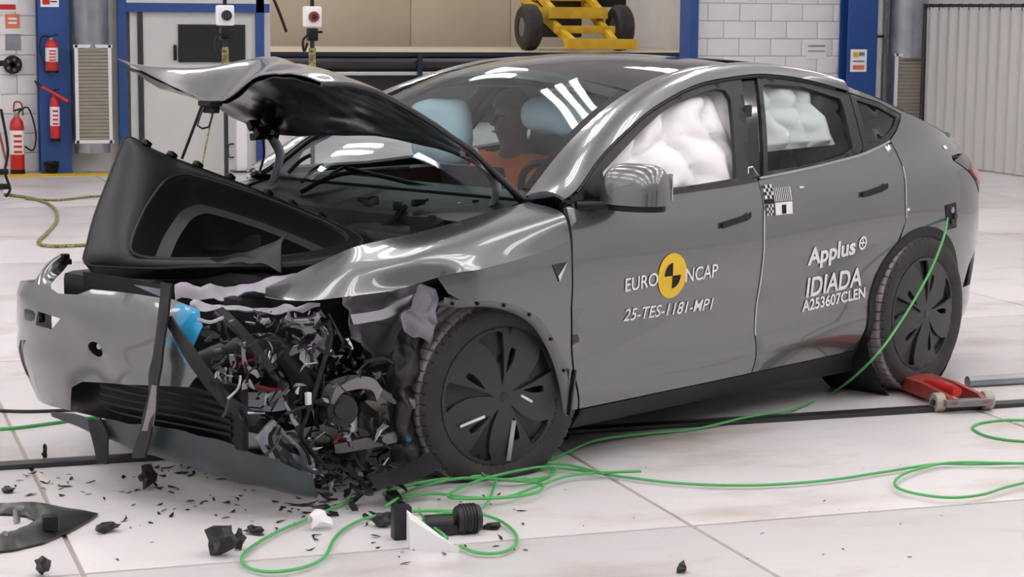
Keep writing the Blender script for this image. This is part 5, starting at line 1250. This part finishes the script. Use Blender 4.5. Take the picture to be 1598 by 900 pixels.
Ed = [(0, 1), (1, 2), (2, 3), (3, 4), (4, 5), (5, 6), (6, 7), (2, 8), (8, 9), (9, 10), (10, 11), (2, 12), (12, 13), (13, 14), (14, 15), (0, 16), (16, 17), (17, 18), (18, 19), (0, 20), (20, 21), (21, 22), (22, 23)]
skin_body('body', V, Ed, M['skin'], dm)
S = [((-.02, 0, .06), .145, .165), ((.03, 0, .25), .132, .165), ((.05, 0, hz0-.235), .122, .165), ((.045, 0, hz0-.155), .075), ((.04, -.19, hz0-.205), .075), ((.0, -.23, hz0-.34), .064), ((.04, .19, hz0-.205), .075), ((.0, .23, hz0-.34), .064)]
skin_body('shirt', S, [(0, 1), (1, 2), (2, 3), (2, 4), (4, 5), (2, 6), (6, 7)], M['orange'], dm)
# face: nose, brow, mouth, eyes, ears, dark skull cap
q = MB(); q.cyl((-.085, 0, hz0+.02), (-.118, 0, hz0-.018), .010, .016, n=10); q.build('nose', M['skin'], dm)
for s_ in (-1, 1):
    q = MB(); q.lathe([(0, -.010), (.008, -.006), (.010, 0), (.008, .006), (0, .010)], (-.086, s_*.032, hz0+.022), n=10); q.build('eye', M['ink'], dm)
    q = MB(); q.box((.02, s_*.082, hz0+.0), (.04, .014, .06), bev=.006); q.build('ear', M['skin'], dm)
q = MB(); q.box((-.088, 0, hz0-.052), (.012, .05, .010), bev=.004); q.build('mouth', M['darkred'], dm)
V = []; nu, nv = 12, 24
for i in range(nu):
    t = pi/2*i/(nu-1)
    for j in range(nv):
        a = 2*pi*j/nv; V.append((.022+.104*cos(t)*cos(a), .088*cos(t)*sin(a), hz0+.035+.098*sin(t)+.02*cos(a)*cos(t)*-1))
F = [(i*nv+j, i*nv+(j+1) % nv, (i+1)*nv+(j+1) % nv, (i+1)*nv+j) for i in range(nu-1) for j in range(nv)]
mesh('skull_cap', V, F, M['hairless'], dm)
q = MB(); q.cyl((.03, -.10, hz0-.01), (.03, -.088, hz0-.01), .022, n=14); q.build('target_marker', M['yellow'], dm)
q = MB(); q.cyl((.03, -.104, hz0-.01), (.03, -.098, hz0-.01), .010, n=10); q.build('target_centre', M['ink'], dm)

# ================================================================ GREEN CABLES
def floor_path(pts, z=.006): return [fl(a, b, z) for a, b in pts]
def cable(name, P, r, label, cat='cable', m='green', res=8, group=None):
    q = MB(); q.tube(P, r, n=8, res=res); o = q.build(name, M[m]); tag(o, label, cat, group); return o
cport = car2room(sp(1479, 338, -.955))
mid = [car2room(sp(1472, 372, -1.04)), car2room(sp(1448, 430, -1.08)), car2room(sp(1405, 503, -1.10)), car2room(sp(1360, 562, -1.10))]
path = [cport]+mid+floor_path([(1300, 612), (1240, 640), (1160, 658), (1080, 670), (1000, 680), (930, 693), (880, 708), (850, 722), (800, 730), (760, 738), (752, 748), (790, 756), (840, 750), (862, 738), (840, 730), (790, 735)])
for i in range(5, len(path)): path[i] = (path[i][0], path[i][1], .006+.008*((i-5) % 3))
cable('green_cable', path, .0054, 'thin green cable running from the charge port down across the floor')
cable('green_cable', floor_path([(1598+20, 722), (1520, 724), (1460, 724), (1380, 736), (1300, 748), (1220, 755), (1140, 757), (1050, 753), (960, 742), (900, 733), (850, 730), (800, 733), (740, 738), (690, 739), (640, 742), (590, 756), (540, 782), (490, 806), (440, 826), (400, 848), (378, 868), (385, 884), (420, 892), (470, 886), (505, 870), (522, 840), (545, 820), (580, 806), (640, 798), (690, 797), (740, 800), (780, 812), (804, 832), (804, 850), (780, 862), (745, 862), (718, 852)], .014),
      .0054, 'green cable crossing the floor and looping around the debris in front')
cable('green_cable', floor_path([(1620, 724), (1560, 722), (1480, 722), (1430, 732), (1400, 746), (1400, 760), (1430, 770), (1480, 776), (1530, 772), (1570, 760), (1620, 748)], .020), .0054, 'green cable loop lying on the floor at the right border')
cable('green_cable', floor_path([(1620, 656), (1570, 655), (1530, 660), (1518, 668), (1540, 680), (1580, 687), (1620, 689)]), .0054, 'small green cable loop on the floor right of the red jack')
cable('green_cable', floor_path([(1000, 735), (900, 740), (845, 756), (790, 775), (730, 776), (680, 770), (620, 776), (600, 768), (660, 752), (720, 744), (770, 745), (768, 768), (755, 790), (730, 800), (690, 800), (660, 812)], .024), .0054, 'tangle of green cable heaped beside the front wheel')
cable('green_cable', floor_path([(940, 738), (890, 726), (850, 722), (800, 724), (758, 730), (756, 742), (790, 748), (850, 744), (868, 734), (848, 728), (790, 738), (740, 752), (700, 772), (720, 778), (790, 776), (836, 768), (846, 756), (810, 750), (720, 746), (650, 762), (600, 790)], .030), .0052, 'coiled green cable loops piled against the front tyre')
cable('green_cable', floor_path([(655, 800), (670, 818), (690, 832), (698, 840)], .03), .005, 'short green cord end on the white foam wedge')
cable('green_cable', floor_path([(-160, 672), (-30, 670), (20, 668), (70, 662), (140, 652), (220, 640), (330, 628), (430, 610)]), .008, 'green cable entering at the left border behind the bumper')
cable('grey_cable', floor_path([(-160, 640), (-30, 640), (40, 642), (110, 640), (200, 636), (320, 622), (420, 600)]), .008, 'thin grey cable on the floor behind the bumper, left', m='trim')
cable('rope', floor_path([(-30, 300), (20, 305), (60, 312), (85, 325), (88, 345), (72, 365), (60, 378), (80, 384), (150, 382), (230, 380)], .012), .014, 'yellow and black rope lying on the floor at left', 'rope', 'rope')
cable('rope', floor_path([(40, 310), (90, 312), (150, 306), (240, 304)], .012), .010, 'thin yellow rope stretched across the far floor', 'rope', 'rope')
q = MB(); a = rp(334, 165, 3.6); b = rp(317, 250, 3.6); c = rp(308, 300, 3.6); q.tube([a, b, c, (c[0]-.05, 3.6, .02)], .005, n=6); tag(q.build('hanging_cord', M['rope']), 'thin yellow and black cord hanging behind the bonnet nose', 'cord')
q = MB(); q.tube([rp(425, -6, 20), rp(436, 20, 20), rp(447, 50, 20)], .02, n=6); tag(q.build('hanging_cord', M['trim']), 'dark cord hanging in the opening beside the blue post', 'cord')

# ================================================================ RED JACK BY THE REAR WHEEL
j0 = fl(1408, 603); j1 = fl(1515, 646); ja = math.atan2(j1[1]-j0[1], j1[0]-j0[0]); jl = math.hypot(j1[0]-j0[0], j1[1]-j0[1])
jk = empty('floor_jack', (j0[0], j0[1], 0), ja); tag(jk, 'low worn red wheel dolly with grey rollers beside the rear tyre', 'jack')
for s_ in (-1, 1):
    q = MB(); poly = [(0, .03), (.04, .075), (jl*.55, .085), (jl*.9, .075), (jl, .05), (jl*.95, .025), (.06, .02)]
    q.prism(poly, lambda p, s_=s_: (p[0], s_*.075-.012, p[1]), lambda p, s_=s_: (p[0], s_*.075+.012, p[1])); q.build('side_plate', M['darkred'], jk)
q = MB(); q.box((jl*.35, 0, .07), (jl*.5, .13, .02), bev=.004); q.build('top_plate', M['darkred'], jk)
q = MB(); q.cyl((jl*.5, -.04, .075), (jl*.92, -.04, .09), .022, n=12); q.build('ram', M['red'], jk)
q = MB(); q.box((.06, 0, .065), (.12, .16, .04), bev=.006); q.build('saddle', M['dark'], jk)
for x, y in ((jl*.88, -.115), (jl*.88, .115), (jl*.05, -.1), (jl*.05, .1)):
    q = MB(); q.lathe([(0, -.018), (.018, -.018), (.020, -.022), (.038, -.022), (.042, -.016), (.042, .016), (.038, .022), (0, .022)], (x, y, .042), 'Y', 20); o = q.build('roller', M['grille'], jk)
    q = MB(); q.cyl((x, y-.03, .042), (x, y+.03, .042), .012, n=10); q.build('axle_bolt', M['dark'], o)
q = MB(); q.box((jl*.95, 0, .045), (.05, .22, .03), bev=.006); q.build('front_beam', M['cast'], jk)

# ================================================================ LOOSE PARTS ON THE FLOOR
# headlamp bezel at the lower left corner
def bezel():
    e = empty('lamp_bezel', fl(40, 835)); o = np.array(e.location); tag(e, 'dark grey pointed headlamp bezel lying at the lower left corner', 'car part')
    outp = [(153, 805), (130, 800), (80, 793), (20, 791), (-60, 793), (-130, 800), (-150, 830), (-120, 860), (-40, 868), (20, 862), (70, 850), (110, 832), (140, 815)]
    inp = [(55, 815), (40, 808), (10, 805), (-50, 807), (-110, 815), (-120, 832), (-90, 846), (-30, 848), (10, 838), (40, 826)]
    V2, T = fill([(a, -b) for a, b in outp], [[(a, -b) for a, b in inp]], 9.0)
    d_out = segdist(V2, [(a, -b) for a, b in outp]); d_in = segdist(V2, [(a, -b) for a, b in inp])
    V = []
    for (a, b), do, di in zip(V2, d_out, d_in):
        t = do/(do+di+1e-6); z = .010+.030*sin(pi*min(t*1.05, 1))**.8
        p = np.array(fl(a, -b, 0)); V.append(tuple(p-o+np.array([0, 0, z])))
    V, F = thicken(V, T, .006); mesh('bezel_shell', V, F, mat('dark_olive_plastic', (.035, .036, .034), .3), e)
    for (px, py) in ((26, 800), (86, 818), (8, 836)):
        c = np.array(fl(px, py, .035))-o; q = MB(); q.cyl(c-np.array([0, 0, .03]), c+np.array([0, 0, .012]), .012, n=10); q.cyl(c+np.array([0, 0, .012]), c+np.array([0, 0, .016]), .007, n=8); q.build('mounting_stud', M['alloy'], e)
    c = np.array(fl(78, 815, .05))-o; q = MB(); q.box(c, (.05, .05, .05), bev=.008); q.build('bracket_tab', M['black'], e)
bezel()
# white foam wedge with cord, and a black gear-like casting beside it
wf = empty('foam_wedge', fl(672, 838)); o = np.array(wf.location); tag(wf, 'white foam wedge with black end lying beneath the green cord', 'foam block')
P0 = [np.array(fl(a, b))-o for a, b in ((634, 842), (700, 852), (716, 862), (640, 858))]
V = [tuple(p) for p in P0]+[tuple(P0[0]+np.array([0, 0, .10])), tuple(P0[1]+np.array([0, 0, .015])), tuple(P0[2]+np.array([0, 0, .012])), tuple(P0[3]+np.array([0, 0, .10]))]
mesh('wedge', V, [(0, 3, 2, 1), (4, 5, 6, 7), (0, 1, 5, 4), (1, 2, 6, 5), (2, 3, 7, 6), (3, 0, 4, 7)], M['paper'], wf, smooth=False)
q = MB(); c = np.array(fl(626, 840))-o; q.box(c+np.array([0, 0, .055]), (.06, .05, .11), bev=.006); q.build('black_end', M['rubble'], wf)
g = empty('motor_fragment', fl(716, 832)); o = np.array(g.location); tag(g, 'black ribbed motor housing fragment right of the white foam wedge', 'car part')
q = MB(); q.cyl((-.11, .02, .030), (-.02, 0, .036), .034, .030, n=16); q.box((-.06, 0, .02), (.10, .06, .03), bev=.008); q.build('neck', M['rubble'], g)
q = MB(); q.lathe([(0, -.04), (.042, -.04), (.047, -.03), (.047, .03), (.042, .04), (0, .04)], (.03, 0, .047), 'X', 20); hs = q.build('housing', M['rubble'], g)
for k in range(5):
    q = MB(); q.lathe([(.047, -.003), (.051, -.002), (.051, .002), (.047, .003)], (.008+k*.011, 0, .047), 'X', 20); q.build('rib', M['trim'], hs)
# crumpled white scrap
P = catmull_grid([[(-.05, -.03, .0), (0, -.04, .03), (.05, -.03, .0)], [(-.04, 0, .06), (0, 0, .08), (.04, 0, .05)], [(-.05, .03, .01), (0, .04, .03), (.05, .03, .0)]], 10, 12); o = sheet('paper_scrap', crumple(P, .012, 30, 4), M['paper'], None, .003); a = fl(500, 826); o.location = (a[0], a[1], .010); o.scale = (.75, .75, .75); tag(o, 'crumpled white scrap beside the green cable loop', 'scrap')
# black fragments with a shape of their own
def chunk(name, px, py, sz, label, seed, m='rubble', hgt=.8):
    r2 = random.Random(seed); bm = bmesh.new(); bmesh.ops.create_icosphere(bm, subdivisions=2, radius=1.0)
    for v in bm.verts:
        k = (.50+r2.random()*.55)*(.7+.7*abs(noise.noise(v.co*1.6+Vector((seed*2.3, 1, 0))))); v.co = Vector((v.co.x*k*sz, v.co.y*k*sz*.7, v.co.z*k*sz*hgt))
    zmin = min(v.co.z for v in bm.verts)
    for v in bm.verts: v.co.z -= zmin
    me = bpy.data.meshes.new(name); bm.to_mesh(me); bm.free(); me.materials.append(M[m]); o = link(bpy.data.objects.new(name, me)); o.location = fl(px, py); o.rotation_euler = (0, 0, r2.uniform(0, 6)); tag(o, label, 'debris'); return o
chunk('plastic_chunk', 230, 762, .055, 'upright black plastic chunk on the floor below the bumper lip', 1, hgt=1.1)
chunk('plastic_chunk', 345, 868, .075, 'large black broken chunk at the bottom left of the green loop', 2)
o = chunk('plastic_chunk', 372, 858, .03, 'small upright black splinter next to the large broken chunk', 3, hgt=1.6)
chunk('plastic_chunk', 168, 830, .055, 'flat black broken clip right of the lamp bezel', 4, hgt=.35)
chunk('plastic_chunk', 398, 833, .045, 'dark bent fragment at the left bend of the green loop', 5, hgt=.4)
chunk('plastic_chunk', 66, 898, .045, 'black fragment cut off by the bottom border, under the bezel', 6)
chunk('plastic_chunk', 12, 768, .05, 'dark fragment at the left border above the bezel', 7, hgt=.3)
chunk('plastic_chunk', 612, 788, .05, 'black lump between the two green loops', 8, hgt=.7)
chunk('plastic_chunk', 598, 822, .06, 'black twisted lump left of the white foam wedge', 9, hgt=.6)
chunk('plastic_chunk', 768, 825, .05, 'black spiky fragment inside the right green loop', 10, hgt=.3)
chunk('plastic_chunk', 880, 685, .045, 'black scrap behind the front tyre on the floor', 11, hgt=.3)
chunk('plastic_chunk', 1165, 661, .04, 'flat black scrap touching the rail beside the green cable', 12, hgt=.25)
chunk('plastic_chunk', 1064, 893, .028, 'lone black crumb near the bottom border right of centre', 13)
chunk('plastic_chunk', 70, 717, .02, 'small black peg on the rail at left', 14, hgt=2.0)
# small scattered fragments, each a thing of its own
rnd = random.Random(21)
def frag(px, py, size, k, label, group, lift=0.0):
    o = shard('plastic_fragment', (0, 0, 0), size, M[rnd.choice(['rubble', 'rubble', 'black', 'trim'])], 3000+k, None)
    zs = [v.co.z for v in o.data.vertices]; f = .35 if not lift else 1.0
    for v in o.data.vertices: v.co.z = (v.co.z-min(zs))*f
    a = fl(px, py); o.location = (a[0], a[1], .001+lift); tag(o, label, 'debris', group); return o
k = 0
for i in range(135):
    px, py = rnd.uniform(20, 480), 735+abs(rnd.gauss(0, 1))*55
    if px < 160 and py > 780: continue
    if py > 893: continue
    frag(px, py, rnd.uniform(.008, .030), k, 'small black plastic splinter scattered on the pale floor at lower left', 'scattered splinters'); k += 1
for i in range(34):
    px, py = rnd.uniform(480, 860), rnd.uniform(770, 885)
    frag(px, py, rnd.uniform(.007, .026), k, 'small black splinter on the pale floor in front of the front wheel', 'splinters before the wheel'); k += 1
for i in range(16):
    frag(rnd.uniform(880, 1500), rnd.uniform(700, 890), rnd.uniform(.005, .011), k, 'tiny dark crumb on the open pale floor at right', 'crumbs on the open floor'); k += 1
for i in range(46):
    frag(rnd.uniform(215, 500), 728+rnd.gauss(0, 7)+max(0, rnd.uniform(215, 500)-330)*.05, rnd.uniform(.012, .035), k, 'black broken piece in the litter right under the bumper lip', 'litter under the bumper lip'); k += 1
for i in range(125):
    px, py = rnd.gauss(545, 42), rnd.gauss(755, 24)
    frag(px, min(max(py, 706), 806), rnd.uniform(.016, .060), k, 'black broken piece in the heap spilled below the crushed corner', 'heap below the crushed corner', max(0, rnd.uniform(-.03, .11)-abs(px-540)*.0010)); k += 1
